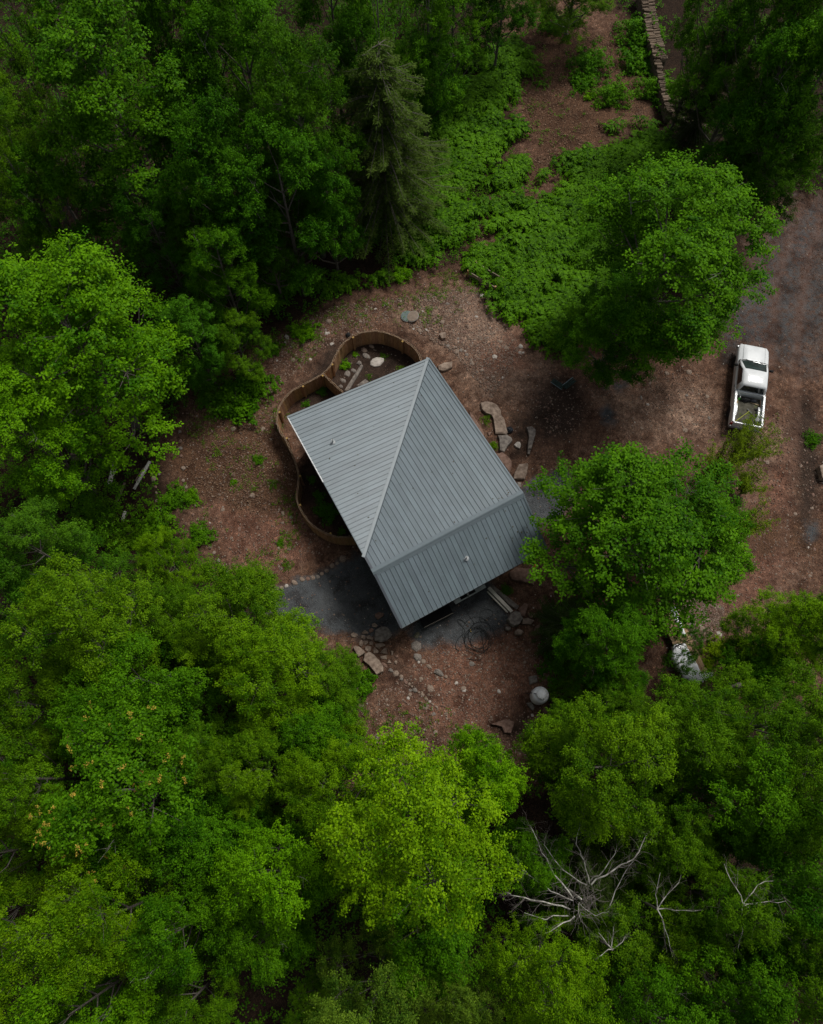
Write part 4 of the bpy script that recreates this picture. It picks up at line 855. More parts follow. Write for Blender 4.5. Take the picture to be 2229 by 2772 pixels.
for (x0, y0), (x1, y1), r0, mt, lb in (((665, 345), (625, 490), .13, m_birch, 'thick pale birch log lying in the western undergrowth'), ((858, 358), (768, 515), .09, m_birch, 'pale pole at the wood edge, longer of the pair'), ((825, 395), (775, 470), .06, m_log, 'dark pole lying along the longer pale pole'),
        ((715, 480), (662, 605), .07, m_log, 'dark thin log left of the pale pole pair'), ((716, 645), (700, 700), .09, m_birch, 'short pale log stub among the western saplings'), ((648, 700), (630, 760), .07, m_log, 'short dark log below the pale stub'), ((420, 420), (430, 560), .09, m_log, 'grey log lying beside the small western log stack')):
    a, b_ = U(*P6(x0, y0), .15), U(*P6(x1, y1), .15); m_ = (a + b_) / 2; d = (b_ - a) / 2
    o = MB().tube([-d, -d * .3 + Vector((.02, .01, .02)), d * .4, d], [r0, r0 * 1.05, r0 * .95, r0 * .85], 9).build('fallen_log', mt, None, smooth=False, loc=m_); tag(o, lb, 'log')

# ------------------------------------------------------------------ vegetation: leaf builders
LM = {'broad': leaf_mat('leaf_broad', (.062, .165, .0035)), 'fine': leaf_mat('leaf_fine', (.074, .165, .004)), 'needle': leaf_mat('needle_green', (.06, .1, .022), rough=.7, trans=.15), 'fern': leaf_mat('fern_green', (.062, .19, .005), dark=.3, lite=1.6, trans=.25)}
m_bark = M('bark_grey', (.06, .05, .04), .9, 0, 5, col2=(.19, .17, .145), stretch=(6, 6, 1.2), bump=.5); m_twig = M('twig_pale', (.16, .145, .125), .9, 0, 6, col2=(.4, .38, .34))
def rosettes(cen, rad, per, L, droop=.3, up=1.0, tone=None, rng=None, W=.62, nb=None):
    """leaves set star-like round each centre"""
    rng = rng or NR; k = len(cen); az = rng.uniform(0, 6.28, (k, 1)) + np.arange(per)[None] * (6.2832 / per) + rng.normal(0, .3, (k, per))
    ax = np.stack([np.cos(az), np.sin(az), -droop + rng.normal(0, .3, (k, per))], -1); ax = unit(ax)
    nr = np.stack([np.cos(az) * .35, np.sin(az) * .35, np.full_like(az, up)], -1) + rng.normal(0, .3, (k, per, 3)) + (0 if nb is None else nb[:, None]); nr = unit(nr - ax * np.sum(nr * ax, -1, keepdims=True))
    c = cen[:, None] + ax * (rad * rng.uniform(.0, .7, (k, per, 1))) + rng.normal(0, rad * .35, (k, per, 3)) * np.array([1, 1, .6])
    Ls = L * rng.uniform(.7, 1.25, (k, per)); tn = (tone[:, None] if tone is not None else .5) + rng.normal(0, .16, (k, per))
    V = leaf_quads(c.reshape(-1, 3), ax.reshape(-1, 3), nr.reshape(-1, 3), Ls.ravel(), Ls.ravel() * W)
    return V, np.clip(tn.ravel(), 0, 1)
def make_tree(name, seed, H=14.0, Rc=4.0, zb=4.0, limbs=14, sprays=30, ros=8, per=7, L=.15, mat='broad', spread=.38, flat=.75, top=1.0, gap=.0, bare=3, lobe=(.32, .48), trunk_r=.17):
    """crown of leaf stars on sprays round limb tips, with trunk, limbs and a few bare twigs"""
    r = np.random.default_rng(seed); cen, ton, sp_all, nrm = [], [], [], []; tr = MB(); tw = MB()
    lean = r.normal(0, .25, 2); tp = lambda z: Vector((lean[0] * z / H, lean[1] * z / H, z))
    tr.tube([tp(0) - Vector((0, 0, .15)), tp(.6), tp(H * .3), tp(H * .55), tp(H * .8)], [trunk_r * 1.45, trunk_r, trunk_r * .85, trunk_r * .6, trunk_r * .22], 8)
    for i in range(limbs):
        u = (i + .5) / limbs; az = 2.4 * i + r.normal(0, .35); rp = Rc * math.sqrt(max(.04, 1 - ((u - .3) / (.78 * top)) ** 2))
        rl = Rc * r.uniform(*lobe) * (1 - .2 * u); rr = max(0, rp - rl * .75) * r.uniform(.7, 1.12)
        zc = zb + (H - zb - rl * flat * .8) * (.08 + .92 * u) + r.normal(0, .25); c = np.array([rr * math.cos(az), rr * math.sin(az), zc]); c[:2] += lean * zc / H
        z0 = max(zb * .55, zc - 1.2 - rr * .75); z0 = min(z0, H * .78); p0 = tp(z0); p3 = Vector(c) - Vector((0, 0, rl * .3)); mid = p0.lerp(p3, .5) + Vector((0, 0, -.15 * rr + r.normal(0, .15)))
        lr = trunk_r * (.55 - .3 * u); tr.tube([p0, mid, p3], [lr, lr * .65, lr * .3], 6, False)
        d = unit(r.normal(0, 1, (sprays, 3)) + np.array([0, 0, .45])); d[:, 2] = np.where(d[:, 2] < -.35, -d[:, 2], d[:, 2])
        s_ = c + d * np.array([1, 1, flat]) * rl * r.uniform(.72, 1.12, (sprays, 1)); s_[:, :2] += (s_[:, :2] - c[:2]) * .1
        lt = r.uniform(.22, .62)
        for j in range(sprays):
            if r.random() < gap: continue
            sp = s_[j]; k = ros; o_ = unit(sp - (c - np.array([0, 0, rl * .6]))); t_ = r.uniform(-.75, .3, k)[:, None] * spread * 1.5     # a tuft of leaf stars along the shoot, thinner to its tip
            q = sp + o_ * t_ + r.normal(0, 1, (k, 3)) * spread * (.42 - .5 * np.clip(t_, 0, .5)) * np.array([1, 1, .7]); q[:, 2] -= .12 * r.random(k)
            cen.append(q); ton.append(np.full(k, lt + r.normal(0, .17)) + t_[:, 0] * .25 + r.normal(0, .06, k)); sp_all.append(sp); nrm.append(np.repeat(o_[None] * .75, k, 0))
            if j % 4 == 0: tr.tube([p3, (p3 + Vector(sp)) / 2 + Vector((0, 0, -.08)), Vector(sp)], [lr * .3, lr * .2, .008], 4, False)
    for b_ in range(bare):
        sp = sp_all[r.integers(len(sp_all))]; p = Vector(sp) * .8; p.z = sp[2] * .92; d = Vector(sp) - p; d.z += .6
        e = p + d.normalized() * r.uniform(.9, 1.6); tw.tube([p, p.lerp(e, .5) + Vector(r.normal(0, .1, 3)), e], [.03, .018, .007], 4, False)
        for q in range(4): m_ = p.lerp(e, r.uniform(.4, .9)); tw.tube([m_, m_ + Vector(r.normal(0, .3, 3)) + d.normalized() * .3], [.011, .004], 3, False)
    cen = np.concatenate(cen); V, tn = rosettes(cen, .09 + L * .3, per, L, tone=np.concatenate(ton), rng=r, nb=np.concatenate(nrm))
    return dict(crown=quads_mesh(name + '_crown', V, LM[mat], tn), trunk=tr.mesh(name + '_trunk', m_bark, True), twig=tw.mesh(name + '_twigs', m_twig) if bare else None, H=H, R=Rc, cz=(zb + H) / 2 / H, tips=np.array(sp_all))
def make_conifer(name, seed, H=16.0, Rc=2.9, zb=2.0, dens=1.0):
    r = np.random.default_rng(seed); cen, axs, ton = [], [], []; tr = MB(); tr.tube([(0, 0, -.15), (0, 0, H * .5), (0, 0, H)], [.2, .13, .02], 8)
    z = zb
    while z < H - .2:
        f = (z - zb) / (H - zb); rad = Rc * (1 - f) ** .55 * (1 + .18 * math.sin(z * 2.3)) + .2
        for k in range(5 if f < .8 else 4):
            a = r.uniform(0, 6.28); Lb = rad * r.uniform(.7, 1.15); dr = r.uniform(.12, .35); d = np.array([math.cos(a), math.sin(a)])
            e = (d[0] * Lb, d[1] * Lb, z - dr * Lb * .6); tr.tube([(0, 0, z), (d[0] * Lb * .5, d[1] * Lb * .5, z + .03), e], [.035, .02, .006], 4, False)
            n_ = int(Lb * 15 * dens) + 4; t = r.random(n_) ** .7; wd = .38 * (1 - t * .75) * min(1, Lb); s_ = r.uniform(-1, 1, n_) * wd
            c = np.column_stack([d[0] * Lb * t - d[1] * s_, d[1] * Lb * t + d[0] * s_, z - dr * Lb * .6 * t ** 1.5 - np.abs(s_) * .25 + r.normal(0, .04, n_)]); cen.append(c)
            ton.append(np.full(n_, .35 + .3 * r.random()) + t * .2)
        z += .2
    cen = np.concatenate(cen); V, tn = rosettes(cen, .1, 6, .17, .25, 1.0, np.concatenate(ton), r, W=.22)
    return dict(crown=quads_mesh(name + '_crown', V, LM['needle'], tn), trunk=tr.mesh(name + '_trunk', m_bark, True), twig=None, H=H, R=Rc, cz=.5, tips=cen[::50])
def make_bush(name, seed, n=60, L=.1, mat='broad', ht=.8, per=6, stems=6):
    r = np.random.default_rng(seed); d = unit(r.normal(0, 1, (n, 3))); d[:, 2] = np.abs(d[:, 2]); rr = r.uniform(.35, 1.05, (n, 1)) * (1 + .25 * np.sin(3 * np.arctan2(d[:, 1:2], d[:, :1]) + seed)); sp = d * rr * np.array([1, 1, ht])
    q = (sp[:, None] + r.normal(0, .12, (n, 7, 3))).reshape(-1, 3); q[:, 2] = np.maximum(q[:, 2], .03); tn = np.repeat(r.uniform(.25, .75, n), 7)
    V, t = rosettes(q, .05, per, L, tone=tn, rng=r); tr = MB()
    for k in range(stems): e = sp[k] * .8; tr.tube([(0, 0, -.05), (e[0] * .4, e[1] * .4, e[2] * .6 + .05), e], [.025, .015, .006], 4, False)
    return dict(foliage=quads_mesh(name + '_foliage', V, LM[mat], t), stem=tr.mesh(name + '_stem', m_bark))
PT = {
 'm1': make_tree('maple', 1, 14, 4, 3.2, 18, 38, 12, 7, .128), 'm2': make_tree('maple', 2, 14, 4, 2.8, 22, 31, 12, 7, .125, lobe=(.27, .4), gap=.04), 'm3': make_tree('maple', 3, 14, 4, 3.6, 15, 44, 12, 7, .134, lobe=(.36, .52)),
 'f1': make_tree('birch', 4, 14, 4, 3.2, 20, 40, 13, 7, .1, 'fine', spread=.34, lobe=(.28, .42)), 'f2': make_tree('ash', 5, 14, 4, 3.4, 16, 50, 13, 7, .104, 'fine', spread=.34, lobe=(.34, .5)),
 'o1': make_tree('oak', 6, 14, 4, 2.4, 27, 26, 12, 7, .118, lobe=(.22, .34), gap=.05, bare=5), 't1': make_tree('tall_maple', 7, 15, 3, 2.6, 27, 23, 12, 7, .125, lobe=(.3, .42), top=1.15), 's1': make_tree('sparse_maple', 8, 12, 4, 3.0, 15, 18, 11, 7, .125, lobe=(.25, .4), gap=.15, bare=10),
 'h1': make_conifer('hemlock', 9, 14, 3.6, 1.0, .9), 'h2': make_conifer('hemlock', 10, 15, 3.2, 1.2, 1.2),
}
BT = {'b1': make_bush('bush', 20, 70, .1), 'b2': make_bush('bush', 21, 90, .075, 'fine', .9), 'b3': make_bush('bush', 22, 45, .13, 'broad', .6), 'b4': make_bush('bush', 23, 30, .08, 'fine', .5)}
CL = {'bright': (1.4, 1.5, .8, 1), 'lime': (1.7, 1.7, .8, 1), 'mid': (.95, 1.12, .9, 1), 'cool': (.75, 1.0, 1.6, 1), 'dark': (.78, 1.0, .9, 1), 'deep': (.6, .84, .8, 1), 'olive': (1.16, 1.25, .9, 1), 'sage': (1.25, 1.15, 3.4, 1), 'hem': (1.0, 1.2, .8, 1), 'hemd': (.5, .62, .45, 1), 'gold': (2.2, 1.6, .8, 1)}  # dark and deep also put the dim light of the upper woods into leaf colour
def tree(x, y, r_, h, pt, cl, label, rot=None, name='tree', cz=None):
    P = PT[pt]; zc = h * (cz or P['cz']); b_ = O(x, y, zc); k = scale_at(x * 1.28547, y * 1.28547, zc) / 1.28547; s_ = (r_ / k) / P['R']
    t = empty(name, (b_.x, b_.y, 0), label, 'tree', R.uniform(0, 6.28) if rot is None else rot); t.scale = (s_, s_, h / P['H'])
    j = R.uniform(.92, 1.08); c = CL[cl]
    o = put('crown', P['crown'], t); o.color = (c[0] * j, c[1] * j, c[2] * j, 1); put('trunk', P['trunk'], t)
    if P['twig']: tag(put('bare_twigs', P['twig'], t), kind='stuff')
    return t
TREES = [
 # left side
 (165, 735, 208, 14, 'm1', 'bright', 'big bright yellow green maple at the left edge, level with the fence'),
 (75, 925, 130, 12, 'm2', 'bright', 'green maple low on the left edge, under the big bright maple'),
 (260, 260, 155, 17, 't1', 'mid', 'tall pointed green tree in the upper left with bare twigs on its right side'),
 (35, 370, 105, 15, 'f2', 'mid', 'soft mid green tree on the left edge above the big bright maple'),
 (40, 110, 110, 17, 's1', 'olive', 'thin yellowish tree with bare limbs in the top left corner'),
 (150, 30, 110, 17, 's1', 'olive', 'sparse olive tree at the top edge, second from the left corner'),
 (470, 590, 82, 10, 'o1', 'mid', 'medium green tree between the big bright maple and the dark woods'),
 (500, 720, 62, 6, 'f1', 'mid', 'small light green tree just above the bare dirt left of the fence'),
 (410, 720, 70, 8, 'm2', 'cool', 'dark bluish tree squeezed against the right side of the big bright maple'),
 # woods at the top, the dimmer light there put into darker leaf tints
 (430, 60, 120, 17, 'm1', 'mid', 'dark green tree at the top edge, left of the middle'),
 (530, 190, 130, 16, 'm2', 'dark', 'dark tree in the upper woods right of the pointed tree'),
 (640, 290, 120, 15, 'f2', 'deep', 'deep green tree in the middle of the dark upper woods'),
 (480, 380, 110, 14, 'm3', 'deep', 'very dark tree below the upper woods, right of the bare twigs'),
 (600, 430, 120, 13, 'm2', 'deep', 'deep green tree at the lower edge of the dark woods'),
 (690, 420, 75, 11, 'o1', 'deep', 'narrow dark tree leaning against the grey green hemlock'),
 (560, 500, 70, 9, 'f1', 'deep', 'small dark tree at the bottom of the dark woods'),
 (700, 70, 110, 17, 'o1', 'mid', 'dark tree with pale twigs at the top edge near the middle'),
 (800, 60, 80, 18, 's1', 'mid', 'thin tree with pale bare branches at the top middle'),
 (900, 70, 100, 13, 'm2', 'mid', 'green tree at the top edge right of the pale bare branches'),
 (960, 20, 80, 11, 'o1', 'olive', 'olive tree at the top edge above the fern clearing'),
 (905, 165, 60, 8, 'm3', 'deep', 'small dark round tree above the fern clearing'),
 (130, 450, 80, 11, 'm2', 'dark', 'dark green tree between the soft left edge tree and the big bright maple'),
 (370, 130, 90, 16, 'm1', 'dark', 'dark crown right behind the tall pointed tree'),
 (15, 220, 90, 15, 'f1', 'mid', 'fine leaved tree on the left edge below the top corner'),
 (340, 500, 75, 10, 'o1', 'deep', 'dark crown directly above the right end of the big bright maple'),
 (760, 190, 80, 13, 'm2', 'deep', 'dark crown at the left shoulder of the grey green hemlock'),
 (420, 480, 70, 9, 'f1', 'dark', 'small dark crown left of the medium green tree'),
 (55, 1790, 115, 14, 'f1', 'olive', 'olive crown on the left edge below the blossoming tree'),
 (560, 1975, 95, 11, 'm2', 'mid', 'green crown just above the dark gap at the bottom'),
 (660, 2125, 55, 9, 'f2', 'mid', 'small crown cut by the bottom edge inside the dark gap'),
 (440, 1600, 90, 10, 'f2', 'mid', 'green crown between the blossoming tree and the yellowish one'),
 (1250, 1900, 105, 7, 'f1', 'olive', 'low olive crown directly beneath the dead white birch'),
 (1110, 1800, 80, 10, 'm2', 'mid', 'green crown between the biggest bright crown and the dead birch'),
 (1400, 1760, 100, 11, 'f2', 'mid', 'green crown at the upper right of the dead birch'),
 (380, 1320, 90, 9, 'f1', 'mid', 'fine green crown below the west stone line'),
 (250, 1500, 100, 12, 'm3', 'mid', 'round green crown above the blossoming tree'),
 # top right
 (1060, -15, 80, 9, 'm3', 'deep', 'dark tree cut by the top edge left of the yellowish one'),
 (1215, -45, 95, 7, 'f1', 'olive', 'yellowish tree cut by the top edge beside the firewood row'),
 (1510, 30, 80, 14, 'm2', 'mid', 'dark tree at the top edge right of the firewood row'),
 (1610, 60, 120, 16, 'm1', 'mid', 'dark green tree at the top edge near the right corner'),
 (1710, 50, 100, 17, 'f2', 'mid', 'mid green tree filling the top right corner'),
 (1605, 225, 100, 14, 'm2', 'deep', 'deep green tree right of the heap of cut poles'),
 (1680, 240, 120, 16, 'm3', 'mid', 'dark green tree on the right edge, above the gravel drive'),
 (1620, 350, 95, 11, 'f2', 'deep', 'very dark low tree hanging over the top of the gravel drive'),
 (1570, 330, 65, 8, 'o1', 'deep', 'small dark tree between the heap of poles and the big round tree'),
 # big ones round the clearing
 (1400, 560, 205, 13, 'm2', 'mid', 'big round green tree standing between the ferns and the pickup truck'),
 (1310, 680, 110, 9, 'o1', 'dark', 'darker lower tree on the left flank of the big round tree'),
 (1356, 1122, 212, 10.5, 'm1', 'mid', 'wide green maple overhanging the east side of the roof'),
 (1455, 1145, 105, 9, 'm3', 'mid', 'green tree filling the right shoulder of the wide maple by the roof'),
 (1265, 1345, 95, 9, 'm2', 'dark', 'dark green tree below the wide maple, above the white sheeting'),
 (1300, 1446, 62, 6.5, 'o1', 'mid', 'leafy tree left of the white plastic sheeting'),
 (1455, 1345, 36, 4.5, 's1', 'cool', 'thin small tree standing over the middle of the white sheeting'),
 (1430, 1400, 30, 4.5, 's1', 'dark', 'thin dark little tree over the lower white sheet'),
 # right lower
 (1650, 1350, 100, 9, 'f2', 'bright', 'light green tree right of the white sheeting'),
 (1600, 1400, 70, 7, 'm3', 'dark', 'dark low tree tucked under the light green one near the sheeting'),
 (1725, 1320, 70, 11, 'f1', 'bright', 'bright small leaved tree on the right edge below the dirt drive'),
 (1285, 1472, 72, 6, 'f2', 'mid', 'soft green tree just right of the gas tank'),
 # lower left
 (110, 1180, 110, 12, 'f1', 'cool', 'bluish green tree at the left edge beside the fallen logs'),
 (30, 1290, 90, 13, 'o1', 'cool', 'dull green tree with dead limbs at the left edge, mid height'),
 (190, 1330, 150, 14, 'f2', 'olive', 'yellow olive tree left of centre in the lower left woods'),
 (350, 1180, 60, 7, 'f1', 'bright', 'small yellow green sapling beside the west stone line'),
 (330, 1440, 120, 12, 'm2', 'mid', 'green tree in the middle of the lower left woods'),
 (500, 1310, 130, 11, 'f1', 'olive', 'yellow green fine leaved tree just below the grey patio'),
 (570, 1420, 130, 11, 'f2', 'bright', 'large light green tree left of the flagstone path'),
 (690, 1440, 80, 8, 'f1', 'mid', 'low green tree at the edge of the red dirt below the path'),
 (650, 1560, 90, 9, 'm3', 'mid', 'mid green low tree between the yellow green crowns and the dirt'),
 (60, 1480, 120, 14, 'f1', 'olive', 'olive tree on the left edge above the blossoming tree'),
 (90, 1640, 110, 15, 'f2', 'mid', 'green tree on the left edge beside the blossoming tree'),
 (550, 1620, 95, 12, 'f1', 'olive', 'yellowish fine leaved tree right of the blossoming tree'),
 (430, 1750, 110, 12, 'm3', 'dark', 'darker green tree below the yellowish one in the lower left'),
 # bottom
 (70, 1960, 150, 17, 'f1', 'lime', 'lime yellow tree in the bottom left corner'),
 (270, 1920, 130, 16, 'f2', 'bright', 'bright green tree second from the bottom left corner'),
 (230, 2080, 130, 16, 'm2', 'bright', 'green tree on the bottom edge left of the dark gap'),
 (410, 1950, 110, 15, 'o1', 'mid', 'mid green tree above the dark gap at the bottom'),
 (400, 2110, 100, 15, 'f1', 'mid', 'fine leaved tree on the bottom edge beside the dark gap'),
 (590, 1840, 120, 14, 'm2', 'bright', 'green crown left of the biggest bright crown at the bottom'),
 (860, 1770, 205, 16, 'f2', 'lime', 'biggest bright lime crown in the bottom middle'),
 (690, 1660, 100, 12, 'f1', 'bright', 'light green crown above the biggest bright crown'),
 (1000, 1620, 95, 12, 'm3', 'lime', 'bright yellow green round crown right below the red dirt'),
 (900, 1960, 120, 12, 'm1', 'mid', 'shadier green crown under the biggest bright crown'),
 (790, 2090, 125, 15, 'f1', 'sage', 'grey green willowy crown on the bottom edge right of the dark gap'),
 (950, 2110, 90, 14, 'f2', 'sage', 'second grey green crown on the bottom edge'),
 (1150, 2080, 120, 15, 'f2', 'bright', 'bright green crown on the bottom edge, right of centre'),
 (1270, 1620, 150, 14, 'f1', 'olive', 'broad olive green crown above the dead white birch'),
 (1195, 1565, 80, 9, 'f2', 'mid', 'green crown just below the gas tank'),
 (1450, 1555, 120, 12, 'f2', 'mid', 'green crown below the white sheeting'),
 (1610, 1530, 130, 13, 'f1', 'mid', 'green crown in the lower right, below the drive end'),
 (1550, 1670, 130, 13, 'm2', 'mid', 'wide green crown right of the dead white birch'),
 (1690, 1690, 120, 15, 'f2', 'mid', 'green crown on the right edge in the lower quarter'),
 (1480, 1880, 100, 13, 'f2', 'mid', 'green crown below and right of the dead white birch'),
 (1650, 1860, 130, 14, 'o1', 'dark', 'dark green crown near the right edge with pale dead twigs'),
 (1350, 1970, 140, 10, 'f1', 'olive', 'olive crown under the dead birch branches'),
 (1220, 1850, 90, 8, 'h2', 'hemd', 'dark needled crown under the dead white birch'),
 (1350, 2110, 110, 14, 'm2', 'dark', 'dark crown on the bottom edge below the dead birch'),
 (1500, 2070, 120, 14, 'm1', 'mid', 'green crown on the bottom edge, third from the right corner'),
 (1690, 2060, 110, 16, 'f2', 'mid', 'soft green crown in the bottom right corner'),
 (1600, 1990, 90, 12, 'm3', 'dark', 'dark crown above the bottom right corner crown'),
]
for a in TREES: tree(*a)
bl = tree(290, 1660, 180, 15, 'm2', 'mid', 'green tree dotted with yellow orange seed clusters in the lower left', .6)
# yellow seed clusters on its outer sprays
r_ = np.random.default_rng(5); tips = PT['m2']['tips']; tips = tips[(tips[:, 2] > 9.0)]; sel = tips[r_.choice(len(tips), 60, replace=False)] + np.array([0, 0, .25])
q = (sel[:, None] + r_.normal(0, .08, (60, 3, 3))).reshape(-1, 3); V, tn = rosettes(q, .04, 6, .075, .1, 1.0, np.full(len(q), .5), r_)
put('seed_clusters', quads_mesh('seed_clusters', V, leaf_mat('seed_yellow', (.4, .33, .05)), tn), bl)
# conifers
tree(808, 320, 150, 12.5, 'h1', 'hem', 'grey green hemlock with a bare dark trunk beside the fern clearing', 1.0, cz=.45)
tree(1510, 160, 70, 10, 'h2', 'hemd', 'dark hemlock right of the firewood row')
tree(1205, 1315, 75, 5.0, 'h2', 'hemd', 'very dark evergreen by the boulders at the southeast corner')
# feathery sapling between the maple and the truck
def sapling(x, y, h, n_, label, spread=1.1, seed=3):
    r = np.random.default_rng(seed); b_ = O(x, y, h * .65); t = empty('sapling', (b_.x, b_.y, 0), label, 'tree'); cs, tr = [], MB()
    for k in range(n_):
        a = r.uniform(0, 6.28); e = np.array([math.cos(a) * spread * r.uniform(.3, 1), math.sin(a) * spread * r.uniform(.3, 1), h * r.uniform(.6, 1)]); m_ = np.array([e[0] * .35, e[1] * .35, e[2] * .5])
        tr.tube([(0, 0, -.05), m_, e], [.022, .014, .005], 4, False); tt = r.uniform(.2, 1, 34)[:, None]; cs.append((1 - tt) ** 2 * 0 + 2 * (1 - tt) * tt * m_ + tt ** 2 * e + r.normal(0, .1, (34, 3)))
    V, tn = rosettes(np.concatenate(cs), .05, 5, .075, .2, 1, np.full(n_ * 34, .5), r); o = put('crown', quads_mesh('sapling_crown', V, LM['fine'], tn), t); o.color = (1.3, 1.05, .9, 1); tr.build('trunk', m_bark, t)
sapling(1588, 930, 4.6, 44, 'feathery sapling with upright shoots just behind the pickup tailgate', 1.7, 3)
sapling(1525, 975, 4.2, 34, 'feathery sapling left of the one behind the tailgate', 1.5, 5)
sapling(1595, 1010, 3.4, 16, 'small thin sapling below the feathery pair on the drive', 1.2, 6)
sapling(1590, 1095, 4.0, 14, 'thin sprig of leaves over the dirt drive below the feathery saplings', 1.2, 4)
# dead white birch with radiating limbs
db = U(1114 + 400 / .879, 1386 + 925 / .879, 8.6); dt = empty('dead_birch', (db.x, db.y, 0), 'dead white birch with bare radiating branches in the lower right', 'tree'); r_ = random.Random(4); big, tw = MB(), MB()
m_db = M('dead_birch_bark', (.16, .15, .13), .85, 0, 4.5, col2=(.58, .56, .49), ramp=(.35, .6)); m_dt = M('dead_twig', (.16, .14, .125), .9, .25, 6)
MB().tube([(0, 0, -.1), (.1, 0, 4), (.0, .1, 9.0)], [.2, .13, .03], 9).build('trunk', m_db, dt, smooth=True)
def grow(p, d, L_, rad, lev):
    pts = [p]; n_ = 5
    for k in range(n_): d = (d + Vector((r_.gauss(0, .24), r_.gauss(0, .24), r_.gauss(0, .14)))).normalized(); pts.append(pts[-1] + d * L_ / n_)
    rr = [rad * (1 - .75 * k / n_) for k in range(n_ + 1)]; (big if rad > .016 else tw).tube(pts, rr, 6 if rad > .016 else 4, False)
    if lev < 3:
        for k in range(5 if lev < 2 else 4):
            i = r_.choice((1, 2, 3, 3, 4)); q = (d + Vector((r_.gauss(0, .6), r_.gauss(0, .6), r_.gauss(0, .35)))).normalized(); grow(pts[i], q, L_ * r_.uniform(.35, .55), rr[i] * .55, lev + 1)
PD = zm((1114, 1386), .879)
def limb(px, z0, z1, r0):
    P_ = [U(*PD(x, y), z0 + (z1 - z0) * i / (len(px) - 1)) - Vector((db.x, db.y, 0)) for i, (x, y) in enumerate(px)]; P_ = catmull(P_, 3); n_ = len(P_)
    P_ = [p + Vector((r_.gauss(0, .03), r_.gauss(0, .03), r_.gauss(0, .04))) for p in P_]; rr = [r0 * .74 * (1 - .72 * i / (n_ - 1)) for i in range(n_)]; big.tube(P_, rr, 6, False)
    for i in range(2, n_):
        for k in range(2):
            d = (P_[i] - P_[i - 1]).normalized(); q = (d + Vector((r_.gauss(0, .55), r_.gauss(0, .55), r_.gauss(0, .3)))).normalized(); grow(P_[i], q, r_.uniform(.45, 1.0), rr[i] * .42, 2)
for px, z0, z1, r0 in (([(385, 920), (340, 860), (310, 810), (285, 745)], 8.4, 9.8, .042), ([(425, 885), (410, 830), (395, 790), (405, 735)], 8.6, 10, .04), ([(415, 890), (360, 850), (320, 800), (315, 780)], 8.4, 9.6, .03), ([(380, 945), (310, 930), (250, 915), (225, 910)], 8.2, 9.4, .045), ([(390, 965), (345, 990), (305, 1010)], 8.2, 9.0, .04),
        ([(430, 885), (480, 850), (530, 825), (560, 770), (575, 720)], 8.4, 10.2, .045), ([(470, 940), (495, 880), (530, 830)], 8.0, 9.2, .036), ([(385, 925), (330, 900), (290, 870), (265, 850)], 8.2, 9.4, .036), ([(430, 880), (460, 850), (490, 800)], 8.6, 9.6, .032), ([(375, 960), (320, 965), (270, 960)], 8.2, 9.0, .028), ([(400, 930), (440, 960), (470, 950)], 8.2, 8.8, .025), ([(400, 930), (400, 960), (420, 990)], 8.0, 8.6, .022)):
    limb(px, z0, z1, r0)
for k in range(90):                                              # grey fuzz of fine twigs round the broken top
    p_ = Vector((r_.gauss(0, .35), r_.gauss(0, .35) + .1, 8.3 + r_.uniform(-.5, 1.0))); d_ = Vector((r_.gauss(0, 1), r_.gauss(0, 1), r_.uniform(0, 1.2))).normalized() * r_.uniform(.4, 1.0); tw.tube([p_, p_ + d_ * .5 + Vector((r_.gauss(0, .06), r_.gauss(0, .06), 0)), p_ + d_], [.01, .007, .004], 3, False)
tag(big.build('limbs', m_db, dt, smooth=True), kind='stuff'); tag(tw.build('twigs', m_dt, dt), kind='stuff')
def dead_limb(x, y, z, ang, L_, label, seed):
    global r_, big, tw
    r_ = random.Random(seed); big, tw = MB(), MB(); b_ = O(x, y, z); t = empty('dead_tree', (b_.x, b_.y, 0), label, 'tree'); MB().tube([(0, 0, -.1), (0, 0, z)], [.1, .04], 7).build('trunk', m_dt, t)
    for a in ang: grow(Vector((0, 0, z)), Vector((math.cos(math.radians(a)), math.sin(math.radians(a)), .3)), L_ * .8, .02, 1)
    tag(big.build('limbs', m_db, t), kind='stuff'); tag(tw.build('twigs', m_dt, t), kind='stuff')
dead_limb(1385, 1915, 9.5, (50, 75, 5, -50), 1.9, 'smaller dead tree with crossing grey limbs right of the white birch', 7)
dead_limb(1565, 1905, 11.5, (-30, -45, 125, 250, 20), 1.7, 'dead branch tip with pale bark near the right edge', 8)
dead_limb(1290, 2000, 9, (90, 45, 130, 200), 1.0, 'little grey dead top below the white birch', 9)
# dark leaning trunk on the right
a, b_ = U(1935, 1893, 5.0), U(2003, 1855, 7.5)
o = MB().tube([Vector((a.x - .9, a.y - .2, 0)) - a, Vector((0, 0, 0)), b_ - a], [.19, .16, .12], 9).build('leaning_trunk', m_bark, None, smooth=True, loc=a); tag(o, 'bare dark leaning trunk right below the white sheeting', 'trunk')

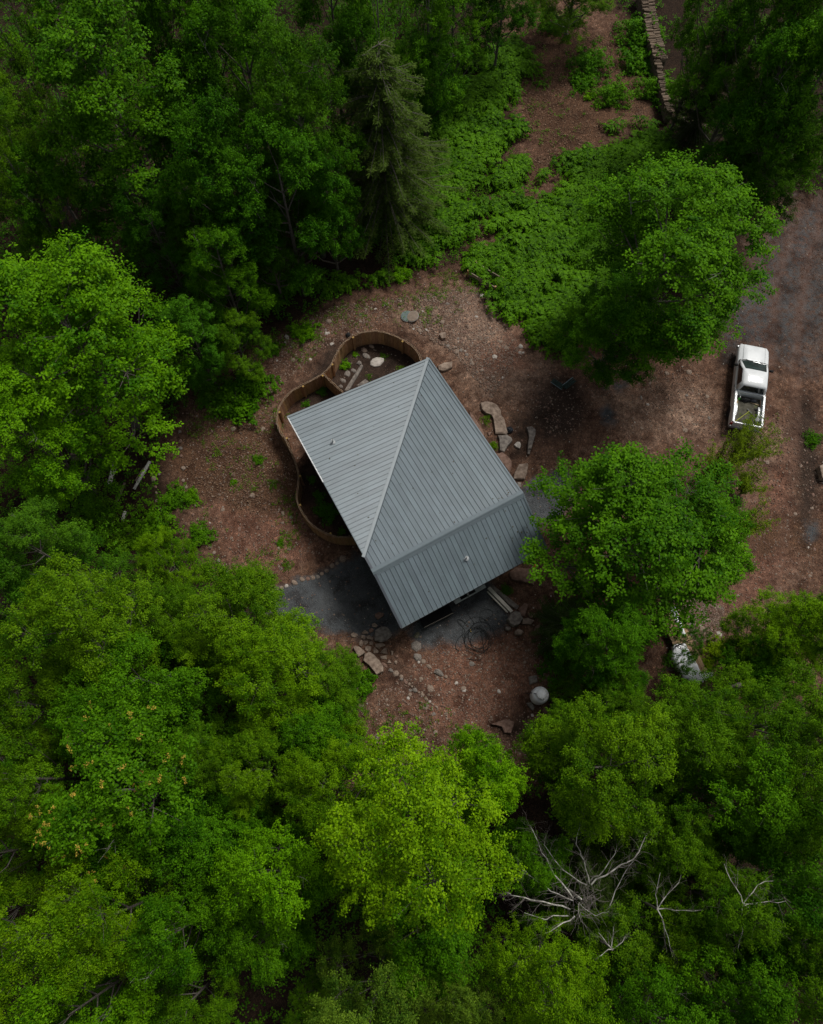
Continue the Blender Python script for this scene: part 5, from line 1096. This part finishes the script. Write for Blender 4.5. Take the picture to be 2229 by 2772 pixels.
# ------------------------------------------------------------------ bushes
def bush(px, py, r_, bt, cl, label, ht=1.0, name='bush'):
    b_ = U(px, py, 0); s_ = r_ / scale_at(px, py, .3); t = empty(name, (b_.x, b_.y, 0), label, 'bush', R.uniform(0, 6.28)); t.scale = (s_, s_, s_ * ht); o = put('foliage', BT[bt]['foliage'], t); o.color = CL[cl]; put('stem', BT[bt]['stem'], t); return t
p = P3(290, 620); bush(*p, 16, 'b4', 'olive', 'small yellowish shrub beside the longest slab east of the roof', 1.2)
p = P3(440, 1160); bush(*p, 13, 'b2', 'bright', 'small bright green tuft at the east roof edge', 1.0)
p = P1(1010, 790); bush(*p, 17, 'b2', 'dark', 'dark round shrub between the white timbers and the southeast slab')
for x, y, r_, bt, cl, lb in ((640, 1100, 75, 'b3', 'mid', 'broad low bush at the left edge of the bare dirt'), (690, 1050, 60, 'b1', 'mid', 'leafy bush above the dirt, left of the fence'), (580, 1060, 60, 'b2', 'cool', 'dark bush left of the broad low bush'), (820, 900, 40, 'b3', 'bright', 'bright leafy clump left of the fence top'), (735, 945, 30, 'b3', 'mid', 'small leafy clump at the dirt edge left of the fence'),
        (1085, 745, 34, 'b3', 'bright', 'bright leafy clump on the stones north of the fence'), (520, 1345, 26, 'b3', 'bright', 'green clump growing over the west stone line'), (480, 1350, 40, 'b1', 'mid', 'leafy clump beside the west stone line'), (545, 1455, 36, 'b1', 'mid', 'low green clump near the bottom of the west stone line'),
        (930, 1880, 60, 'b1', 'mid', 'bush at the left of the pale flat rock'), (985, 1850, 40, 'b3', 'mid', 'leafy clump touching the pale flat rock'), (960, 1990, 50, 'b2', 'bright', 'bright bush left of the red dirt in the south'), (1065, 2030, 34, 'b4', 'mid', 'small dark shrub alone on the southern dirt'), (1160, 2110, 40, 'b2', 'mid', 'bush at the southern edge of the red dirt'),
        (1660, 265, 50, 'b1', 'mid', 'leafy bush beside the firewood row in the clearing'), (1600, 180, 55, 'b1', 'dark', 'dark bush in the middle of the wood chip clearing'), (1580, 230, 40, 'b3', 'dark', 'low dark bush below the other in the wood chip clearing'), (1735, 95, 62, 'b1', 'dark', 'dark bush left of the firewood row'), (1735, 165, 68, 'b3', 'dark', 'broad dark bush at the left foot of the firewood row'), (1775, 250, 52, 'b1', 'mid', 'green bush at the lower end of the firewood row'), (1595, 262, 20, 'b3', 'lime', 'single bright weed tuft on the wood chips'),
        (1500, 920, 55, 'b2', 'dark', 'dark bush at the fern edge under the big round tree'), (1940, 1760, 34, 'b1', 'gold', 'bright yellow green bush right of the lumber stack'), (1915, 1800, 22, 'b3', 'gold', 'small yellow green clump beside the lumber stack'), (2200, 1190, 24, 'b1', 'dark', 'small dark shrub at the right edge of the drive'),
        (1520, 1790, 60, 'b1', 'dark', 'dark bush above the gas tank'), (1530, 1880, 50, 'b2', 'mid', 'bush right beside the gas tank'), (890, 1390, 34, 'b1', 'dark', 'dark bush inside the lower fenced loop'), (935, 990, 17, 'b3', 'bright', 'bright green plant inside the upper fenced loop'), (962, 960, 9, 'b3', 'lime', 'tiny bright plant inside the upper fenced loop'), (872, 1062, 14, 'b1', 'dark', 'dark plant in the small fenced corner'), (1040, 965, 12, 'b4', 'dark', 'low dark plant behind the pale oval slab inside the fence'), (1085, 1000, 13, 'b4', 'olive', 'olive tuft right of the pale oval slab inside the fence'), (1000, 1020, 10, 'b4', 'mid', 'small tuft below the pale oval slab inside the fence'), (830, 1095, 12, 'b1', 'dark', 'dark tuft at the left wall of the small fenced corner'), (845, 1300, 14, 'b3', 'mid', 'leafy plant against the fence in the lower loop, upper one'), (865, 1345, 16, 'b1', 'dark', 'dark leafy plant in the middle of the lower fenced loop'), (925, 1440, 13, 'b3', 'mid', 'leafy plant at the bottom of the lower fenced loop'), (1110, 950, 10, 'b4', 'dark', 'dark tuft by the right wall of the upper fenced loop'), (1490, 75, 40, 'b1', 'dark', 'dark bush at the top of the wood chip clearing'), (1545, 60, 36, 'b2', 'dark', 'round dark bush at the top edge of the clearing'), (420, 1430, 60, 'b1', 'olive', 'yellowish bush between the western saplings'), (330, 1460, 60, 'b2', 'mid', 'bush beside the short log stub in the west'), (270, 1400, 70, 'b2', 'dark', 'dark bush among the fallen western logs'),
        (740, 1312, 17, 'b4', 'dark', 'small dark shrub on the west dirt near the fence'), (700, 1245, 18, 'b3', 'mid', 'little green plant on the west dirt, highest of three'), (634, 1305, 11, 'b3', 'bright', 'tiny bright plant on the west dirt'), (760, 1470, 12, 'b3', 'mid', 'little green plant on the west dirt near the fence bottom'), (778, 1530, 18, 'b4', 'mid', 'small shrub on the dirt just above the patio edging')):
    bush(x, y, r_, bt, cl, lb)

# ------------------------------------------------------------------ ferns, weeds and undergrowth: uncountable masses
fern_polys = [pp(PN, [(250, 560), (330, 480), (420, 330), (520, 230), (700, 190), (760, 260), (920, 330), (900, 400), (770, 420), (720, 520), (740, 620), (740, 850), (600, 950), (530, 1060), (500, 1170), (420, 1230), (300, 1280), (130, 1250), (60, 1150), (-60, 1200), (-150, 1100), (60, 900), (200, 740)]),
              pp(PN, [(900, 720), (1060, 710), (1160, 600), (1330, 540), (1380, 640), (1520, 680), (1500, 850), (1450, 1000), (1250, 1250), (1100, 1500), (960, 1720), (860, 1700), (700, 1560), (520, 1450), (500, 1330), (440, 1250), (540, 1100), (600, 990), (760, 870), (860, 900), (930, 800)])]
def ferns(name, polys_, counts, label, L0=.5, seed=2):
    r = np.random.default_rng(seed); Vs, Ts = [], []
    for poly, k in zip(polys_, counts):
        q = rnd_in(poly, k); den = waves(q[:, 0], q[:, 1], 9, 1.7, 3) * 1.25 + np.clip(sdist(q[:, 0], q[:, 1], poly) / 2.4, 0, 1) * 1.0
        for h_ in polys['mulch'][:3]: den -= np.clip(sdist(q[:, 0], q[:, 1], h_) - .1, 0, .4) * 5
        q = q[den + r.normal(0, .25, k) > .42]; k = len(q); cl = np.clip(.5 + .35 * waves(q[:, 0], q[:, 1], 12, 1.6, 2), 0, 1); hgt = r.uniform(.15, .7, k)
        for fr_ in range(6):
            az = r.uniform(0, 6.28, k); d = np.stack([np.cos(az), np.sin(az), np.zeros(k)], -1); L_ = L0 * r.uniform(.6, 1.25, k); t0 = np.column_stack([q, hgt]); s_ = np.cross(d, [0, 0, 1.0])
            pt = lambda u: t0 + d * (L_ * u)[:, None] + np.array([0, 0, 1]) * (L_ * (.45 * u - .75 * u * u))[:, None]
            for seg in range(4):                                 # paired leaflets along the frond
                u0, u1 = .12 + seg * .22, .12 + seg * .22 + .24; w_ = (.34 * (1 - .8 * u0)) * L_
                for sd in (-1, 1):
                    a0, a1 = pt(u0), pt(u1); e = pt(u0 + .2) + s_ * sd * w_[:, None] - np.array([0, 0, .06]) * L_[:, None]
                    Vs.append(np.stack([a0, a1, e], 1).reshape(-1, 3)); Ts.append(np.clip(cl + r.normal(0, .22, k), 0, 1))
    o = put(name, quads_mesh(name, np.concatenate(Vs), LM['fern'], np.concatenate(Ts), 3)); o.color = (1.0, 1.0, 1.0, 1); tag(o, label, kind='stuff'); return o
ferns('fern_bed', [gpoly(p) for p in fern_polys], (3000, 3800), 'bed of green ferns filling the clearing north of the house', .6)
ferns('fern_fringe', [gpoly([(640, 800), (760, 740), (1000, 730), (1060, 760), (900, 800), (760, 830), (690, 900)]), gpoly([(1380, 440), (1500, 430), (1560, 500), (1420, 560)])], (420, 60), 'scattered ferns along the dark wood edge', .5, 5)
def carpet(name, poly, holes, n_, L, zmax, cl, label, mat='broad', seed=6, clump=True):
    r = np.random.default_rng(seed); q = rnd_in(poly, n_); keep = np.ones(len(q), bool)
    for h in holes: keep &= ~inpoly(q[:, 0], q[:, 1], h)
    if clump: keep &= waves(q[:, 0], q[:, 1], seed, .8, 3) > r.uniform(-.3, .5, len(q))
    q = q[keep]; q = (q[:, None] + r.normal(0, .16, (len(q), 4, 2))).reshape(-1, 2); c = np.column_stack([q, r.uniform(.03, zmax, len(q))]); V, tn = rosettes(c, .08, 5, L, .2, 1, r.uniform(.2, .8, len(c)), r); o = put(name, quads_mesh(name, V, LM[mat], tn)); o.color = CL[cl]; tag(o, label, kind='stuff'); return o
full = gpoly([(-300, -60), (2500, -60), (2400, 2850), (-200, 2850)])
carpet('undergrowth', full, polys['clear'] + [gpoly(p) for p in fern_polys], 16000, .12, .7, 'dark', 'dark leafy undergrowth beneath the trees')
for i_, fp_ in enumerate(fern_polys): carpet('weeds', gpoly(fp_), polys['mulch'][:2], 1100, .085, .45, ('mid', 'bright')[i_], ('broad leaved weeds mixed into the left fern bed', 'broad leaved weeds mixed into the right fern bed')[i_], 'broad', 21 + i_)
carpet('weeds', polys['mulch'][0], [], 260, .08, .25, 'mid', 'few weeds sprouting on the wood chips', 'broad', 24)
def litter(name, sets, L, cols, label, seed):
    r = np.random.default_rng(seed); Vs, Ts = [], []
    for poly, k in sets:
        q = rnd_in(poly, k); q = q[waves(q[:, 0], q[:, 1], seed, 1.1, 3) + r.normal(0, .35, k) > -.15]; k = len(q); a = r.uniform(0, 6.28, k); ax = unit(np.stack([np.cos(a), np.sin(a), r.normal(0, .2, k)], -1)); nr = unit(np.stack([r.normal(0, .3, k), r.normal(0, .3, k), np.ones(k)], -1)); nr = unit(nr - ax * np.sum(nr * ax, -1, keepdims=True)); Ls = L * r.uniform(.5, 1.5, k)
        Vs.append(leaf_quads(np.column_stack([q, r.uniform(.045, .075, k)]), ax, nr, Ls, Ls * r.uniform(.25, .6, k))); Ts.append(r.random(k))
    m = leaf_mat(name + '_brown', (1, 1, 1), trans=.05); e = [x for x in m.node_tree.nodes if x.type == 'VALTORGB'][0].color_ramp.elements; e[0].color = (*cols[0], 1); e[1].color = (*cols[1], 1)
    tag(put(name, quads_mesh(name, np.concatenate(Vs), m, np.concatenate(Ts))), label, kind='stuff')
litter('wood_chips', [(polys['mulch'][0], 6000), (polys['mulch'][1], 1500), (polys['mulch'][3], 3000)], .09, ((.05, .028, .018), (.3, .2, .13)), 'brown wood chips and dead leaves on the cleared soil', 31)
litter('leaf_litter', [(gpoly([(2120, 380), (2300, 380), (2300, 1700), (2150, 1500), (2180, 1000), (2100, 700)]), 3500), (clear, 4500), (gpoly([(1400, 1040), (1900, 980), (1950, 1180), (1500, 1250)]), 1200)], .07, ((.035, .016, .011), (.17, .1, .065)), 'dry brown leaf litter along the drive and clearing', 32)
woods = [gpoly([(-250, -80), (1150, -80), (1180, 240), (1000, 640), (760, 760), (560, 980), (430, 1240), (-200, 1240)]), gpoly([(-200, 1240), (420, 1240), (560, 1560), (760, 1720), (960, 1960), (900, 2200), (1300, 2150), (1560, 1950), (2400, 1950), (2400, 2850), (-200, 2850)])]
for i_, (wp, nn_) in enumerate(zip(woods, (9000, 7000))): carpet('understory', wp, polys['clear'], nn_, .12, 2.6, ('deep', 'mid')[i_], ('dark leafy understory of the upper woods', 'leafy understory of the lower woods')[i_], 'broad', 14 + i_)
carpet('weeds', gpoly([(500, 1080), (760, 900), (1000, 790), (1260, 720), (1420, 900), (1200, 880), (900, 900), (760, 1080), (820, 1450), (700, 1580), (540, 1500)]), [], 900, .07, .12, 'mid', 'thin low weeds dotted over the dirt beside the fence', 'fine', 8)
carpet('weeds', gpoly([(950, 1950), (1200, 1900), (1500, 1950), (1480, 2090), (1000, 2130)]), [], 260, .07, .1, 'dark', 'thin low weeds on the southern dirt', 'fine', 9)
